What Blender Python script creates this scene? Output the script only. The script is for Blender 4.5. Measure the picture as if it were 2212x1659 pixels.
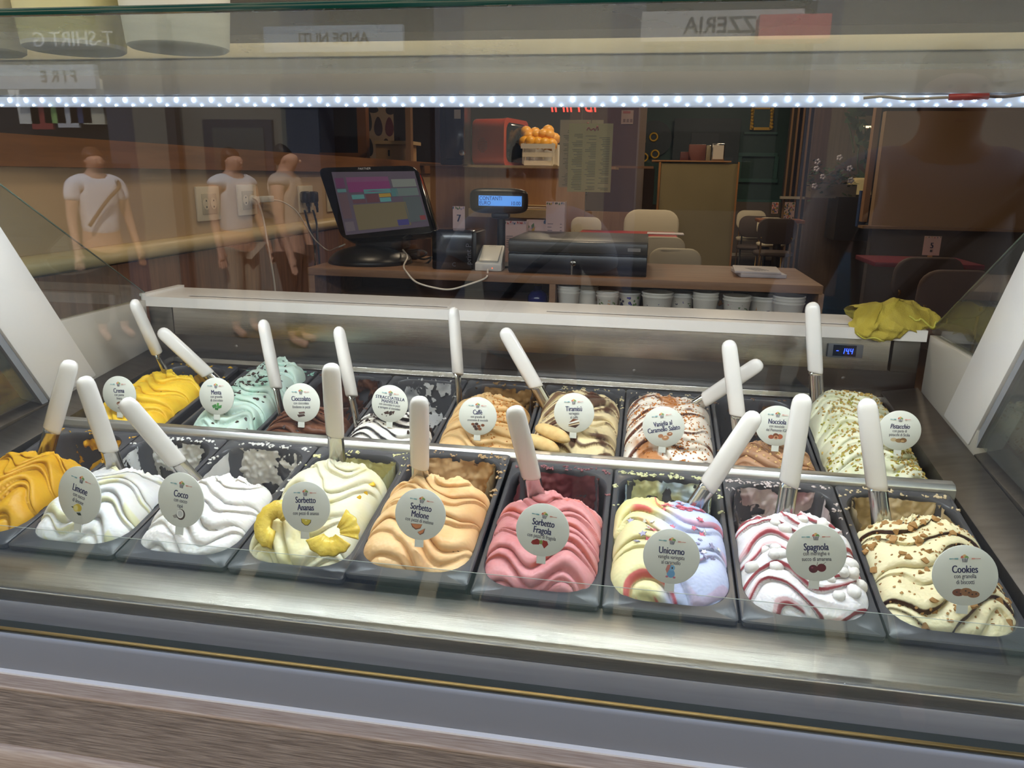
import bpy, bmesh, math, random
import numpy as np
from mathutils import Vector, Matrix, Euler
for o in list(bpy.data.objects): bpy.data.objects.remove(o)
SC = bpy.context.scene
COL = SC.collection
PI = math.pi
# ---------------------------------------------------------------- camera
FPX = 1661.0
CAM = Vector((0.859, -0.8455, 1.4582))
ROT = Matrix(((0.9852, -0.1611, -0.0583), (0.1708, 0.9516, 0.2556), (0.0143, -0.2617, 0.9650)))  # columns: right, forward, up
cd = bpy.data.cameras.new('camera'); cam = bpy.data.objects.new('camera', cd); COL.objects.link(cam)
r_, f_, u_ = ROT.col[0].normalized(), ROT.col[1].normalized(), ROT.col[2].normalized()
cam.matrix_world = Matrix((( r_.x, u_.x, -f_.x, CAM.x), (r_.y, u_.y, -f_.y, CAM.y), (r_.z, u_.z, -f_.z, CAM.z), (0, 0, 0, 1)))
cd.sensor_width = 36; cd.lens = FPX / 2212 * 36; cd.clip_start = 0.005; cd.clip_end = 200
SC.camera = cam
# ---------------------------------------------------------------- world, sun, exposure
vs = SC.view_settings
vs.view_transform = 'Standard'; vs.look = 'None'; vs.exposure = 0.0; vs.gamma = 1.0; vs.use_curve_mapping = False
w = bpy.data.worlds.new('sky'); SC.world = w; w.use_nodes = True
nt = w.node_tree; bg = nt.nodes['Background']
sky = nt.nodes.new('ShaderNodeTexSky'); sky.sky_type = 'NISHITA'; sky.sun_disc = False
sky.sun_elevation = math.radians(52); sky.sun_rotation = math.radians(25); sky.altitude = 50
nt.links.new(sky.outputs[0], bg.inputs[0]); bg.inputs[1].default_value = 0.8
def lamp(kind, name, loc, energy, color=(1, 1, 1), size=None, rot=None, target=None, sizey=None, spread=None):
    l = bpy.data.lights.new(name, kind); o = bpy.data.objects.new(name, l); COL.objects.link(o)
    o.location = loc; l.energy = energy; l.color = color
    if kind == 'AREA':
        l.size = size
        if sizey: l.shape = 'RECTANGLE'; l.size_y = sizey
        if spread: l.spread = spread
    elif size: l.shadow_soft_size = size
    if rot: o.rotation_euler = rot
    if target is not None: o.rotation_euler = (Vector(target) - Vector(loc)).to_track_quat('-Z', 'Y').to_euler()
    return o
sun = lamp('SUN', 'sun', (0, 5, 12), 8.0, (1, .95, .86)); sun.data.angle = 0.01
sun.rotation_euler = Vector((-0.25, -0.62, -0.75)).to_track_quat('-Z', 'Y').to_euler()
# the strip of the canopy: a line of light along the whole case
lamp('AREA', 'strip_light', (0.58, 0.20, 1.535), 9.0, (.86, .93, 1.0), size=1.6, sizey=0.02, rot=(math.radians(8), 0, 0))
for i, (lx, ly, le) in enumerate(((0.1, 1.2, 5.8), (1.3, 1.3, 4.2), (0.6, 3.2, 11), (2.0, 3.6, 6), (1.5, 5.6, 11), (-.1, 5.2, 9))):
    lamp('AREA', 'ceiling_spot', (lx, ly, 2.62), le, (1, .79, .56), size=0.25)
lamp('AREA', 'tub_light', (0.58, .0, 1.86), 2.6, (1, .84, .62), size=1.7, sizey=.03, target=(0.58, .1, 1.6))  # added fill lamp without a fixture, brightens the cream lip and tubs
SC.cycles.transparent_max_bounces = 24
SC.cycles.max_bounces = 9; SC.cycles.glossy_bounces = 5; SC.cycles.diffuse_bounces = 3
SC.cycles.sample_clamp_indirect = 4.0
SC.cycles.caustics_reflective = False; SC.cycles.caustics_refractive = False

# ---------------------------------------------------------------- helpers
def srgb(c):
    return tuple(((x / 255) / 12.92 if x / 255 <= .04045 else ((x / 255 + .055) / 1.055) ** 2.4) for x in c[:3])
MATS = {}
def mat(name, rgb=(200, 200, 200), rough=.5, metal=0, spec=.5, emit=0, var=0, vscale=8, vstretch=(1, 1, 1), bump=0, bscale=40, rgb2=None, trans=0, coat=0, sss=0):
    """plain principled material; VAR mixes towards rgb2 (or a darker tone) by stretched noise; BUMP adds fine relief"""
    if name in MATS: return MATS[name]
    m = bpy.data.materials.new(name); m.use_nodes = True; n = m.node_tree.nodes; l = m.node_tree.links
    p = n['Principled BSDF']; c = srgb(rgb)
    p.inputs['Base Color'].default_value = (*c, 1); p.inputs['Roughness'].default_value = rough
    p.inputs['Metallic'].default_value = metal; p.inputs['Specular IOR Level'].default_value = spec
    if coat: p.inputs['Coat Weight'].default_value = coat; p.inputs['Coat Roughness'].default_value = .08
    if sss: p.inputs['Subsurface Weight'].default_value = sss; p.inputs['Subsurface Radius'].default_value = (.01, .007, .004); p.inputs['Subsurface Scale'].default_value = .5
    if emit: p.inputs['Emission Color'].default_value = (*c, 1); p.inputs['Emission Strength'].default_value = emit
    if var or bump:
        tc = n.new('ShaderNodeTexCoord'); mp = n.new('ShaderNodeMapping'); mp.inputs['Scale'].default_value = vstretch
        l.new(tc.outputs['Object'], mp.inputs[0])
    if var:
        nz = n.new('ShaderNodeTexNoise'); nz.inputs['Scale'].default_value = vscale; nz.inputs['Detail'].default_value = 6
        l.new(mp.outputs[0], nz.inputs['Vector'])
        mr = n.new('ShaderNodeMapRange'); mr.inputs[1].default_value = .35; mr.inputs[2].default_value = .68; mr.inputs[4].default_value = var
        l.new(nz.outputs[0], mr.inputs[0])
        mx = n.new('ShaderNodeMix'); mx.data_type = 'RGBA'; mx.inputs['A'].default_value = (*c, 1)
        mx.inputs['B'].default_value = (*(srgb(rgb2) if rgb2 else [x * .5 for x in c]), 1)
        l.new(mr.outputs[0], mx.inputs['Factor']); l.new(mx.outputs['Result'], p.inputs['Base Color'])
    if bump:
        nb = n.new('ShaderNodeTexNoise'); nb.inputs['Scale'].default_value = bscale; nb.inputs['Detail'].default_value = 3
        l.new(mp.outputs[0], nb.inputs['Vector'])
        b = n.new('ShaderNodeBump'); b.inputs['Strength'].default_value = bump; b.inputs['Distance'].default_value = .002
        l.new(nb.outputs[0], b.inputs['Height']); l.new(b.outputs[0], p.inputs['Normal'])
    MATS[name] = m; return m
def glass_mat(name, tint=(.97, .985, .975), f0=.045, rough=0.0, haze=0, flat=False):
    """thin pane: clear pass-through plus mirror reflection by angle"""
    m = bpy.data.materials.new(name); m.use_nodes = True; n = m.node_tree.nodes; l = m.node_tree.links
    n.remove(n['Principled BSDF']); out = n['Material Output']
    tr = n.new('ShaderNodeBsdfTransparent'); tr.inputs[0].default_value = (*tint, 1)
    gl = n.new('ShaderNodeBsdfGlossy'); gl.inputs['Roughness'].default_value = rough
    lw = n.new('ShaderNodeLayerWeight'); lw.inputs[0].default_value = .5
    pw = n.new('ShaderNodeMath'); pw.operation = 'POWER'; pw.inputs[1].default_value = 5
    ma = n.new('ShaderNodeMath'); ma.operation = 'MULTIPLY_ADD'; ma.inputs[1].default_value = 1 - f0; ma.inputs[2].default_value = f0
    if flat: ma.inputs[1].default_value = .04
    l.new(lw.outputs['Facing'], pw.inputs[0]); l.new(pw.outputs[0], ma.inputs[0])
    mx = n.new('ShaderNodeMixShader'); l.new(ma.outputs[0], mx.inputs[0]); l.new(tr.outputs[0], mx.inputs[1]); l.new(gl.outputs[0], mx.inputs[2])
    last = mx
    if haze:
        df = n.new('ShaderNodeBsdfDiffuse'); df.inputs[0].default_value = (.8, .82, .82, 1)
        nz = n.new('ShaderNodeTexNoise'); nz.inputs['Scale'].default_value = 6; nz.inputs['Detail'].default_value = 5
        tc = n.new('ShaderNodeTexCoord'); l.new(tc.outputs['Object'], nz.inputs['Vector'])
        mm = n.new('ShaderNodeMath'); mm.operation = 'MULTIPLY'; mm.inputs[1].default_value = haze * 2; l.new(nz.outputs[0], mm.inputs[0])
        m2 = n.new('ShaderNodeMixShader'); l.new(mm.outputs[0], m2.inputs[0]); l.new(mx.outputs[0], m2.inputs[1]); l.new(df.outputs[0], m2.inputs[2]); last = m2
    l.new(last.outputs[0], out.inputs['Surface']); MATS[name] = m; return m

def at(u, v, x=None, y=None, z=None):
    """the point of the plane x=, y= or z= seen at pixel (u, v) of the 2212 x 1659 photograph"""
    d = r_ * ((u - 1106) / FPX) + f_ - u_ * ((v - 829.5) / FPX)
    k = (x - CAM.x) / d.x if x is not None else (y - CAM.y) / d.y if y is not None else (z - CAM.z) / d.z
    return CAM + d * k
def setp(o, label=None, cat=None, group=None, kind=None):
    if label: o['label'] = label
    if cat: o['category'] = cat
    if group: o['group'] = group
    if kind: o['kind'] = kind
    return o
def link(name, me, parent=None, loc=None, rot=None):
    o = bpy.data.objects.new(name, me); COL.objects.link(o)
    if parent is not None: o.parent = parent
    if loc is not None: o.location = loc
    if rot is not None: o.rotation_euler = rot
    return o
def thing(name, label, cat, loc=(0, 0, 0), rot=(0, 0, 0), group=None):
    return setp(link(name, None, None, loc, rot), label, cat, group)
def mesh_np(name, verts, faces, m, smooth=False, mats=None, mi=None):
    me = bpy.data.meshes.new(name); me.from_pydata([tuple(v) for v in verts], [], [tuple(f) for f in faces]); me.validate()
    for x in ([m] if mats is None else mats): me.materials.append(x)
    if mi is not None: me.polygons.foreach_set('material_index', mi)
    if smooth: me.polygons.foreach_set('use_smooth', [True] * len(me.polygons))
    me.update(); return me
def bm_mesh(name, bm, m, smooth=False, bevel=0, segs=2):
    bmesh.ops.recalc_face_normals(bm, faces=bm.faces)
    if bevel:
        es = [e for e in bm.edges if len(e.link_faces) == 2 and e.calc_face_angle(0) > .6]
        bmesh.ops.bevel(bm, geom=es, offset=bevel, segments=segs, affect='EDGES', profile=.5, clamp_overlap=True)
    me = bpy.data.meshes.new(name); bm.to_mesh(me); bm.free()
    for x in (m if isinstance(m, (list, tuple)) else [m]): me.materials.append(x)
    if smooth or bevel:
        me.polygons.foreach_set('use_smooth', [True] * len(me.polygons))
        if bevel and not smooth:
            me.set_sharp_from_angle(angle=.55)
    return me
def abox(bm, x0, x1, y0, y1, z0, z1, M=None, mi=0):
    vs = [bm.verts.new(Vector(p) if M is None else M @ Vector(p)) for p in ((x0, y0, z0), (x1, y0, z0), (x1, y1, z0), (x0, y1, z0), (x0, y0, z1), (x1, y0, z1), (x1, y1, z1), (x0, y1, z1))]
    for f in ((0, 3, 2, 1), (4, 5, 6, 7), (0, 1, 5, 4), (1, 2, 6, 5), (2, 3, 7, 6), (3, 0, 4, 7)):
        bm.faces.new([vs[i] for i in f]).material_index = mi
def box(name, m, x0, x1, y0, y1, z0, z1, parent=None, bevel=.0, segs=2):
    bm = bmesh.new(); abox(bm, x0, x1, y0, y1, z0, z1)
    return link(name, bm_mesh(name, bm, m, bevel=bevel, segs=segs), parent)
def pbox(name, m, u0, v0, u1, v1, y, th, parent=None, bevel=0):
    """box whose front face spans two photograph pixels at depth y"""
    vm, um = (v0 + v1) / 2, (u0 + u1) / 2
    return box(name, m, at(u0, vm, y=y).x, at(u1, vm, y=y).x, y, y + th, at(um, v1, y=y).z, at(um, v0, y=y).z, parent, bevel)
def prism(name, m, prof, x0, x1, parent=None, bevel=0, smooth=False):
    """profile of (y, z) points drawn out along x"""
    bm = bmesh.new(); n = len(prof)
    a = [bm.verts.new((x0, y, z)) for y, z in prof]; b = [bm.verts.new((x1, y, z)) for y, z in prof]
    for i in range(n): bm.faces.new((a[i], a[(i + 1) % n], b[(i + 1) % n], b[i]))
    bm.faces.new(a[::-1]); bm.faces.new(b)
    return link(name, bm_mesh(name, bm, m, bevel=bevel, smooth=smooth), parent)
def slab(name, m, q, th, parent=None, bevel=0):
    """four corner points of a front face and a thickness behind it"""
    q = [Vector(p) for p in q]; n = (q[1] - q[0]).cross(q[2] - q[0]).normalized()
    bm = bmesh.new(); a = [bm.verts.new(p) for p in q]; b = [bm.verts.new(p - n * th) for p in q]
    bm.faces.new(a); bm.faces.new(b[::-1])
    for i in range(4): bm.faces.new((a[i], b[i], b[(i + 1) % 4], a[(i + 1) % 4]))
    return link(name, bm_mesh(name, bm, m, bevel=bevel), parent)
def lathe_me(name, prof, m, n=24, smooth=True, cap=True, mi=None):
    bm = bmesh.new(); rings = []
    for r, z in prof:
        rings.append([bm.verts.new((r * math.cos(2 * PI * i / n), r * math.sin(2 * PI * i / n), z)) for i in range(n)])
    for k in range(len(rings) - 1):
        for i in range(n):
            f = bm.faces.new((rings[k][i], rings[k][(i + 1) % n], rings[k + 1][(i + 1) % n], rings[k + 1][i]))
            if mi: f.material_index = mi[k]
    if cap:
        if prof[0][0] > 1e-5: bm.faces.new(rings[0][::-1])
        if prof[-1][0] > 1e-5: bm.faces.new(rings[-1])
    bmesh.ops.remove_doubles(bm, verts=bm.verts, dist=1e-6)
    me = bm_mesh(name, bm, m, smooth=smooth)
    if smooth: me.set_sharp_from_angle(angle=.8)
    return me
def tube_me(name, pts, rad, m, n=8, closed=False):
    """round tube along points (Catmull-Rom smoothed)"""
    P = [Vector(p) for p in pts]; Q = []
    if len(P) > 2:
        for i in range(len(P) - 1):
            p0, p1, p2, p3 = P[max(i - 1, 0)], P[i], P[i + 1], P[min(i + 2, len(P) - 1)]
            for k in range(6):
                t = k / 6; Q.append(.5 * ((2 * p1) + (p2 - p0) * t + (2 * p0 - 5 * p1 + 4 * p2 - p3) * t * t + (3 * p1 - p0 - 3 * p2 + p3) * t ** 3))
        Q.append(P[-1])
    else: Q = P
    bm = bmesh.new(); rings = []; up = Vector((0, 0, 1))
    for i, p in enumerate(Q):
        t = (Q[min(i + 1, len(Q) - 1)] - Q[max(i - 1, 0)]).normalized()
        a = t.cross(up if abs(t.z) < .95 else Vector((1, 0, 0))).normalized(); b = t.cross(a)
        r = rad[min(int(i * len(rad) / len(Q)), len(rad) - 1)] if isinstance(rad, (list, tuple)) else rad
        rings.append([bm.verts.new(p + (a * math.cos(2 * PI * k / n) + b * math.sin(2 * PI * k / n)) * r) for k in range(n)])
    for k in range(len(rings) - 1):
        for i in range(n): bm.faces.new((rings[k][i], rings[k][(i + 1) % n], rings[k + 1][(i + 1) % n], rings[k + 1][i]))
    bm.faces.new(rings[0][::-1]); bm.faces.new(rings[-1])
    return bm_mesh(name, bm, m, smooth=True)
def ball_me(name, m, rx, ry, rz, sub=2, jit=0, seed=0):
    bm = bmesh.new(); bmesh.ops.create_icosphere(bm, subdivisions=sub, radius=1); rd = random.Random(seed)
    for v in bm.verts:
        k = 1 + rd.uniform(-jit, jit); v.co = Vector((v.co.x * rx, v.co.y * ry, v.co.z * rz)) * k
    return bm_mesh(name, bm, m, smooth=True)
TXT = {}
def text_me(body, size, m, align='CENTER', cond=.78, bold=0.0, shear=0, ext=.0002, space=1.0, line=1.0):
    key = (body, size, m.name, align, cond, bold, shear, ext)
    if key in TXT: return TXT[key]
    c = bpy.data.curves.new('text', 'FONT'); c.body = body; c.size = size; c.align_x = align; c.align_y = 'CENTER'
    c.extrude = ext; c.shear = shear; c.space_character = space; c.space_line = line; c.resolution_u = 3
    o = bpy.data.objects.new('text', c); COL.objects.link(o); dg = bpy.context.evaluated_depsgraph_get()
    me = bpy.data.meshes.new_from_object(o.evaluated_get(dg)); bpy.data.objects.remove(o); bpy.data.curves.remove(c)
    co = np.empty(len(me.vertices) * 3, np.float32); me.vertices.foreach_get('co', co); co = co.reshape(-1, 3); co[:, 0] *= cond
    me.vertices.foreach_set('co', co.ravel())
    if bold:      # heavier strokes: the same outline set down three times, a hair apart
        b2 = bmesh.new()
        for dx, dzz in ((-bold * size, 0), (0, .00002), (bold * size, .00004)):
            k0 = len(b2.verts); b2.from_mesh(me); b2.verts.ensure_lookup_table()
            for v in b2.verts[k0:]: v.co.x += dx; v.co.z += dzz
        b2.to_mesh(me); b2.free()
    me.materials.clear(); me.materials.append(m); me.update()
    TXT[key] = me; return me
def art_me(name, shapes, z0=0, dz=.00012, s=1.0):
    """flat printed picture: ('c', x, y, rx, ry, material) discs and ('p', points, material) polygons, each a hair proud of the one before"""
    bm = bmesh.new(); ms = []
    for i, sh in enumerate(shapes):
        m = sh[-1]
        if m not in ms: ms.append(m)
        pts = [(sh[1] + sh[3] * math.cos(2 * PI * k / 16), sh[2] + sh[4] * math.sin(2 * PI * k / 16)) for k in range(16)] if sh[0] == 'c' else sh[1]
        f = bm.faces.new([bm.verts.new((x * s, y * s, z0 + dz * i)) for x, y in pts]); f.material_index = ms.index(m)
        if f.normal.z < 0 or (f.normal_update() or f.normal.z < 0): f.normal_flip()
    me = bpy.data.meshes.new(name); bm.to_mesh(me); bm.free()
    for m in ms: me.materials.append(m)
    return me
def nz2(x, y, seed=0):
    """smooth value noise, -1..1"""
    xi = np.floor(x).astype(np.int64); yi = np.floor(y).astype(np.int64); fx = x - xi; fy = y - yi
    fx = fx * fx * (3 - 2 * fx); fy = fy * fy * (3 - 2 * fy)
    def h(a, b):
        k = (a * 374761393 + b * 668265263 + seed * 974634777) & 0x7fffffff
        k = ((k ^ (k >> 13)) * 1274126177) & 0x7fffffff
        return ((k ^ (k >> 16)) & 0xffff) / 32767.5 - 1
    return (h(xi, yi) * (1 - fx) + h(xi + 1, yi) * fx) * (1 - fy) + (h(xi, yi + 1) * (1 - fx) + h(xi + 1, yi + 1) * fx) * fy
def fbm(x, y, seed=0, o=3):
    return sum(nz2(x * 2 ** i, y * 2 ** i, seed + i) / 2 ** i for i in range(o)) / 1.75

# ---------------------------------------------------------------- materials
steel = mat('brushed_steel', (176, 172, 166), .24, 1, var=.35, vscale=14, vstretch=(.35, 14, 14), bump=.12, bscale=90)
gutter_dark = mat('gutter_slate', (70, 76, 76), .5)
gutter = mat('gutter_steel', (172, 169, 176), .36, .3, var=.3, vscale=12, vstretch=(.4, 10, 10))
steel_front = mat('worn_steel', (188, 183, 175), .36, 1, var=.35, vscale=14, vstretch=(.35, 14, 14), bump=.2, bscale=90)
side_paint = mat('side_panel', (196, 190, 180), .35, .3, var=.15, vscale=6)
steel_dark = mat('dull_steel', (104, 101, 97), .46, 1, var=.4, vscale=10, vstretch=(.5, 8, 8))
blade_m = mat('spatula_steel', (190, 188, 184), .16, 1)
white_paint = mat('white_lacquer', (226, 222, 219), .35)
cream_paint = mat('cream_lacquer', (226, 214, 192), .4, var=.15, vscale=30)
alu = mat('grey_aluminium', (128, 130, 136), .5, .0)
bar_steel = mat('bar_steel', (222, 222, 222), .33, 1, var=.12, vscale=12, vstretch=(.4, 12, 12))
rubber = mat('black_rubber', (18, 18, 18), .6)
brass = mat('gold_seal', (150, 122, 70), .35, .8)
oak = mat('grey_oak', (160, 144, 130), .55, var=1.0, vscale=9, vstretch=(3.0, 70, 70), rgb2=(104, 90, 80), bump=.3, bscale=22)
oak_light = mat('light_oak_edge', (184, 164, 146), .5, var=.7, vscale=9, vstretch=(3, 70, 70), rgb2=(140, 112, 94))
oak_top = mat('counter_oak', (150, 112, 82), .5, var=.7, vscale=7, vstretch=(1, 10, 10), rgb2=(112, 80, 58))
wall_wood = mat('wall_oak', (134, 92, 66), .5, var=.7, vscale=6, vstretch=(9, 9, .8), rgb2=(92, 60, 42))
beige = mat('beige_plaster', (196, 166, 128), .8, var=.2, vscale=2)
pine = mat('pale_pine', (214, 188, 138), .4, var=.35, vscale=6, vstretch=(9, .7, 9), rgb2=(190, 158, 106))
orange_wood = mat('orange_wood', (142, 94, 50), .5, var=.5, vscale=5, vstretch=(9, .8, 9))
dark_brown = mat('dark_brown', (46, 34, 28), .6)
mid_brown = mat('mid_brown', (112, 80, 56), .7)
black_pl = mat('black_plastic', (16, 16, 18), .35)
black_gl = mat('black_gloss', (10, 11, 15), .12)
white_pl = mat('white_plastic', (228, 226, 220), .3)
handle_m = mat('spatula_white', (232, 228, 224), .22, coat=.4)
tag_m = mat('tag_card', (226, 228, 220), .35)
navy = mat('navy_print', (28, 34, 84), .5)
ink = mat('ink_grey', (60, 62, 82), .5)
pan_m = mat('pan_grey', (70, 70, 74), .3, var=.15, vscale=60)
glass = glass_mat('window_glass', haze=.002)
shelf_glass = glass_mat('shelf_glass', tint=(.88, .9, .88), f0=.03, rough=.3, haze=.2, flat=True)  # diffuse grey haze stands in for the reflection on the shelf's underside
glass2 = glass_mat('low_glass', tint=(.95, .965, .955), f0=.04, haze=.002)
glass_side = glass_mat('side_glass', tint=(.86, .9, .86), f0=.06, haze=.02)
glass_edge = mat('glass_edge', (112, 126, 114), .1, 0)
green_edge = mat('green_glass_edge', (6, 62, 50), .08)
# ================================================================ the display case
case = thing('display_case', 'steel and wood gelato display case with glass front, white struts and light strip', 'display case', (0.58, 0, 0))
def hang(o):      # keep world place while parenting to the case's base
    o.parent = case; o.matrix_parent_inverse = Matrix.Translation((-0.58, 0, 0)); return o
CX0, CX1 = -0.30, 1.46
zb = at(0, 1608, y=-.268).z
hang(prism('steel_ledge', steel_front, [(.012, .9405), (-.040, .9422), (-.0808, .9360), (-.0820, .9350), (-.0835, .9215), (-.0835, .88), (.012, .88)], CX0, CX1, bevel=.0010))
hang(prism('steel_gutter', gutter, [(-.0838, .9205), (-.0858, .9205), (-.0945, .899), (-.0945, .86), (-.0838, .86)], CX0, CX1, bevel=.0008))
hang(prism('gutter_floor', gutter_dark, [(-.0947, .8985), (-.0985, .884), (-.205, .875), (-.205, .85), (-.0947, .85)], CX0, CX1))
hang(prism('front_rail', alu, [(-.245, .952), (-.245, .9905), (-.2425, .9932), (-.240, .9915), (-.2305, .982), (-.2305, .969), (-.212, .969), (-.212, .94), (-.235, .94)], CX0 - .02, CX1 + .02, bevel=.0015))
hang(prism('glass_seal', brass, [(-.2176, .9695), (-.2176, .978), (-.2168, .9788), (-.2135, .9788), (-.2128, .978), (-.2128, .9695)], CX0, CX1, bevel=.0006))
hang(prism('drip_gasket', rubber, [(-.2233, .9695), (-.2233, .9765), (-.2178, .9765), (-.2178, .9695)], CX0, CX1))
hang(prism('rail_trim', white_paint, [(-.240, .948), (-.240, .9515), (-.249, .9500), (-.249, .948)], CX0 - .02, CX1 + .02))
hang(prism('top_board', oak_light, [(-.236, .9440), (-.236, .9478), (-.2655, .9478), (-.2665, .9470), (-.2665, .9440)], CX0 - .02, CX1 + .02, bevel=.0006))
hang(box('wood_panel', oak, CX0 - .02, CX1 + .02, -.2655, -.236, zb, .9438))
hang(prism('base_moulding', oak_light, [(-.24, zb - .05), (-.24, zb - .0005), (-.268, zb - .0005), (-.274, zb - .008), (-.274, zb - .03), (-.266, zb - .05)], CX0 - .02, CX1 + .02, bevel=.004))
hang(box('lower_panel', oak, CX0 - .02, CX1 + .02, -.262, -.236, .02, zb - .0505))
# front glass, low inner glass
hang(box('front_glass', glass, CX0 + .01, CX1 - .01, -.2298, -.2238, .9695, 1.5808))
hang(slab('low_glass', glass2, [(CX0 + .04, -.0805, .9375), (CX1 - .04, -.0805, .9375), (CX1 - .04, -.0435, 1.0035), (CX0 + .04, -.0435, 1.0035)], .004))
hang(slab('low_glass_edge', mat('polished_edge', (215, 222, 214), .2), [(CX0 + .04, -.0433, 1.0037), (CX1 - .04, -.0433, 1.0037), (CX1 - .04, -.0400, 1.0016), (CX0 + .04, -.0400, 1.0016)], .0006))
# side ledges, side walls, side glass, struts
def hexa(name, m, pts, bevel=0):
    bm = bmesh.new(); vs = [bm.verts.new(p) for p in pts]
    for f in ((0, 3, 2, 1), (4, 5, 6, 7), (0, 1, 5, 4), (1, 2, 6, 5), (2, 3, 7, 6), (3, 0, 4, 7)): bm.faces.new([vs[i] for i in f])
    return hang(link(name, bm_mesh(name, bm, m, bevel=bevel)))
zl = lambda y: .962 + .125 * y
for sx, xi, xo, sy in ((-1, -.192, -.25, -.0), (1, 1.338, 1.405, .07)):
    xa, xb = min(xi, xo), max(xi, xo)  # unseen upper wall, put in and sized to shade part of the street
    hexa('side_ledge', steel_dark, [(xa, -.08, .90), (xb, -.08, .90), (xb, .735, .96), (xa, .735, .96), (xa, -.08, zl(-.08) + (.012 if sx < 0 else 0)), (xb, -.08, zl(-.08) + (.012 if sx > 0 else 0)), (xb, .735, zl(.735) + (.012 if sx > 0 else 0)), (xa, .735, zl(.735) + (.012 if sx < 0 else 0))], .002)
    xw = xo + sx * .001
    hexa('side_wall', side_paint, [(xw, .45, 1.0), (xw + sx * .02, .45, 1.0), (xw + sx * .02, .72, 1.0), (xw, .72, 1.0), (xw, .45, 1.172), (xw + sx * .02, .45, 1.172), (xw + sx * .02, .72, 1.174), (xw, .72, 1.174)], .001)
    hexa('side_sill', steel_dark, [(xw, -.2, .94), (xw + sx * .05, -.2, .94), (xw + sx * .05, .449, .94), (xw, .449, .94), (xw, -.2, .972), (xw + sx * .05, -.2, .985), (xw + sx * .05, .449, 1.045), (xw, .449, 1.03)], .002)
    xg = xw + sx * .008
    bm = bmesh.new(); poly = [(.735, 1.1755), (.46, 1.1745), (.46, 1.046), (-.2, .986), (-.2, 1.575), (.155, 1.575), (.735, 1.187)]
    a = [bm.verts.new((xg, y, z)) for y, z in poly]; b = [bm.verts.new((xg + sx * .006, y, z)) for y, z in poly]
    bm.faces.new(a); bm.faces.new(b[::-1])
    for i in range(len(poly)): bm.faces.new((a[i], a[(i + 1) % len(poly)], b[(i + 1) % len(poly)], b[i]))
    hang(link('side_glass', bm_mesh('side_glass', bm, glass_side)))
    ga = Vector((xg + sx * .003, .735, 1.188)); gb = Vector((xg + sx * .003, .155, 1.576))
    hang(link('side_glass_edge', tube_me('side_glass_edge', [ga, gb], .0015, glass_edge, 6)))
    y0, y1 = (.400, .532) if sx < 0 else (.470, .590)
    zt = 1.60; dz = zt - 1.025; sh = .57 * dz
    xs = xo + sx * -.002
    z0 = lambda y: zl(y) + .016
    st = hexa('strut', white_paint, [(xs, y0, z0(y0)), (xs + sx * .05, y0, z0(y0)), (xs + sx * .05, y1, z0(y1)), (xs, y1, z0(y1)), (xs, y0 - sh, zt), (xs + sx * .05, y0 - sh, zt), (xs + sx * .05, y1 - sh, zt), (xs, y1 - sh, zt)], .004)
    hexa('strut_seal', alu, [(xs + sx * .006, y0 - .012, z0(y0) - .01), (xs + sx * .045, y0 - .012, z0(y0) - .01), (xs + sx * .045, y0 - .0008, z0(y0)), (xs + sx * .006, y0 - .0008, z0(y0)), (xs + sx * .006, y0 - sh - .012, zt), (xs + sx * .045, y0 - sh - .012, zt), (xs + sx * .045, y0 - sh - .0008, zt), (xs + sx * .006, y0 - sh - .0008, zt)])
# rear: white shelf with two sliding slots, steel face, recess, ledge
bm = bmesh.new(); S0, S1 = -.262, 1.402
for x0, x1, y0, y1 in ((S0, S1, .72, .7475), (S0, S1, .7605, .872), (S0, -.165, .7475, .7605), (.445, .66, .7475, .7605), (1.345, S1, .7475, .7605)):
    abox(bm, x0, x1, y0, y1, 1.160, 1.182)
abox(bm, -.165, 1.345, .7475, .7605, 1.160, 1.1795)
hang(link('rear_shelf', bm_mesh('rear_shelf', bm, white_paint, bevel=0)))
for x0, x1 in ((-.1645, .4445), (.6605, 1.3445)):
    hang(box('shelf_slot', mat('slot_brown', (52, 34, 26), .6), x0, x1, .748, .760, 1.1796, 1.1812))
hang(box('shelf_end_trim', white_paint, S0 - .004, S0 + .012, .72, .872, 1.1822, 1.188))
hang(box('rear_face', steel, -.19, 1.34, .7255, .74, 1.097, 1.1596, bevel=.001))
hang(box('rear_recess', mat('recess_steel', (104, 104, 106), .3, 1, var=.4, vscale=8, vstretch=(.5, 8, 8)), -.25, 1.404, .752, .77, .80, 1.1585))
hang(box('recess_cover', black_pl, .52, .60, .748, .7515, 1.052, 1.085))
for px, py in ((505 + 5, 748), (1370, 801), (1480, 770), (1822, 817)):
    p = at(px, py, y=.7515); hang(link('screw', lathe_me('screw', [(0, .0022), (.003, .0015), (.0042, 0)], steel_dark, 10), None, (p.x, p.y, p.z), (PI / 2, 0, 0)))
hang(prism('rear_ledge', steel, [(.694, .98), (.694, 1.033), (.712, 1.037), (.714, 1.047), (.752, 1.052), (.752, .98)], -.249, 1.403, bevel=.001))
hang(box('corner_box', steel_dark, 1.3455, 1.394, .7255, .745, 1.0965, 1.1595, bevel=.001))
hang(box('corner_box', steel_dark, -.249, -.1925, .7255, .745, 1.05, 1.1595, bevel=.001))
hang(box('well', mat('well_dark', (38, 40, 44), .5), -.19, 1.335, .02, .69, .80, .83))
hang(prism('divider_bar', bar_steel, [(.316, .93), (.316, 1.0145), (.322, 1.0215), (.337, 1.0225), (.338, .93)], -.19, 1.336, bevel=.0012))
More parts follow.
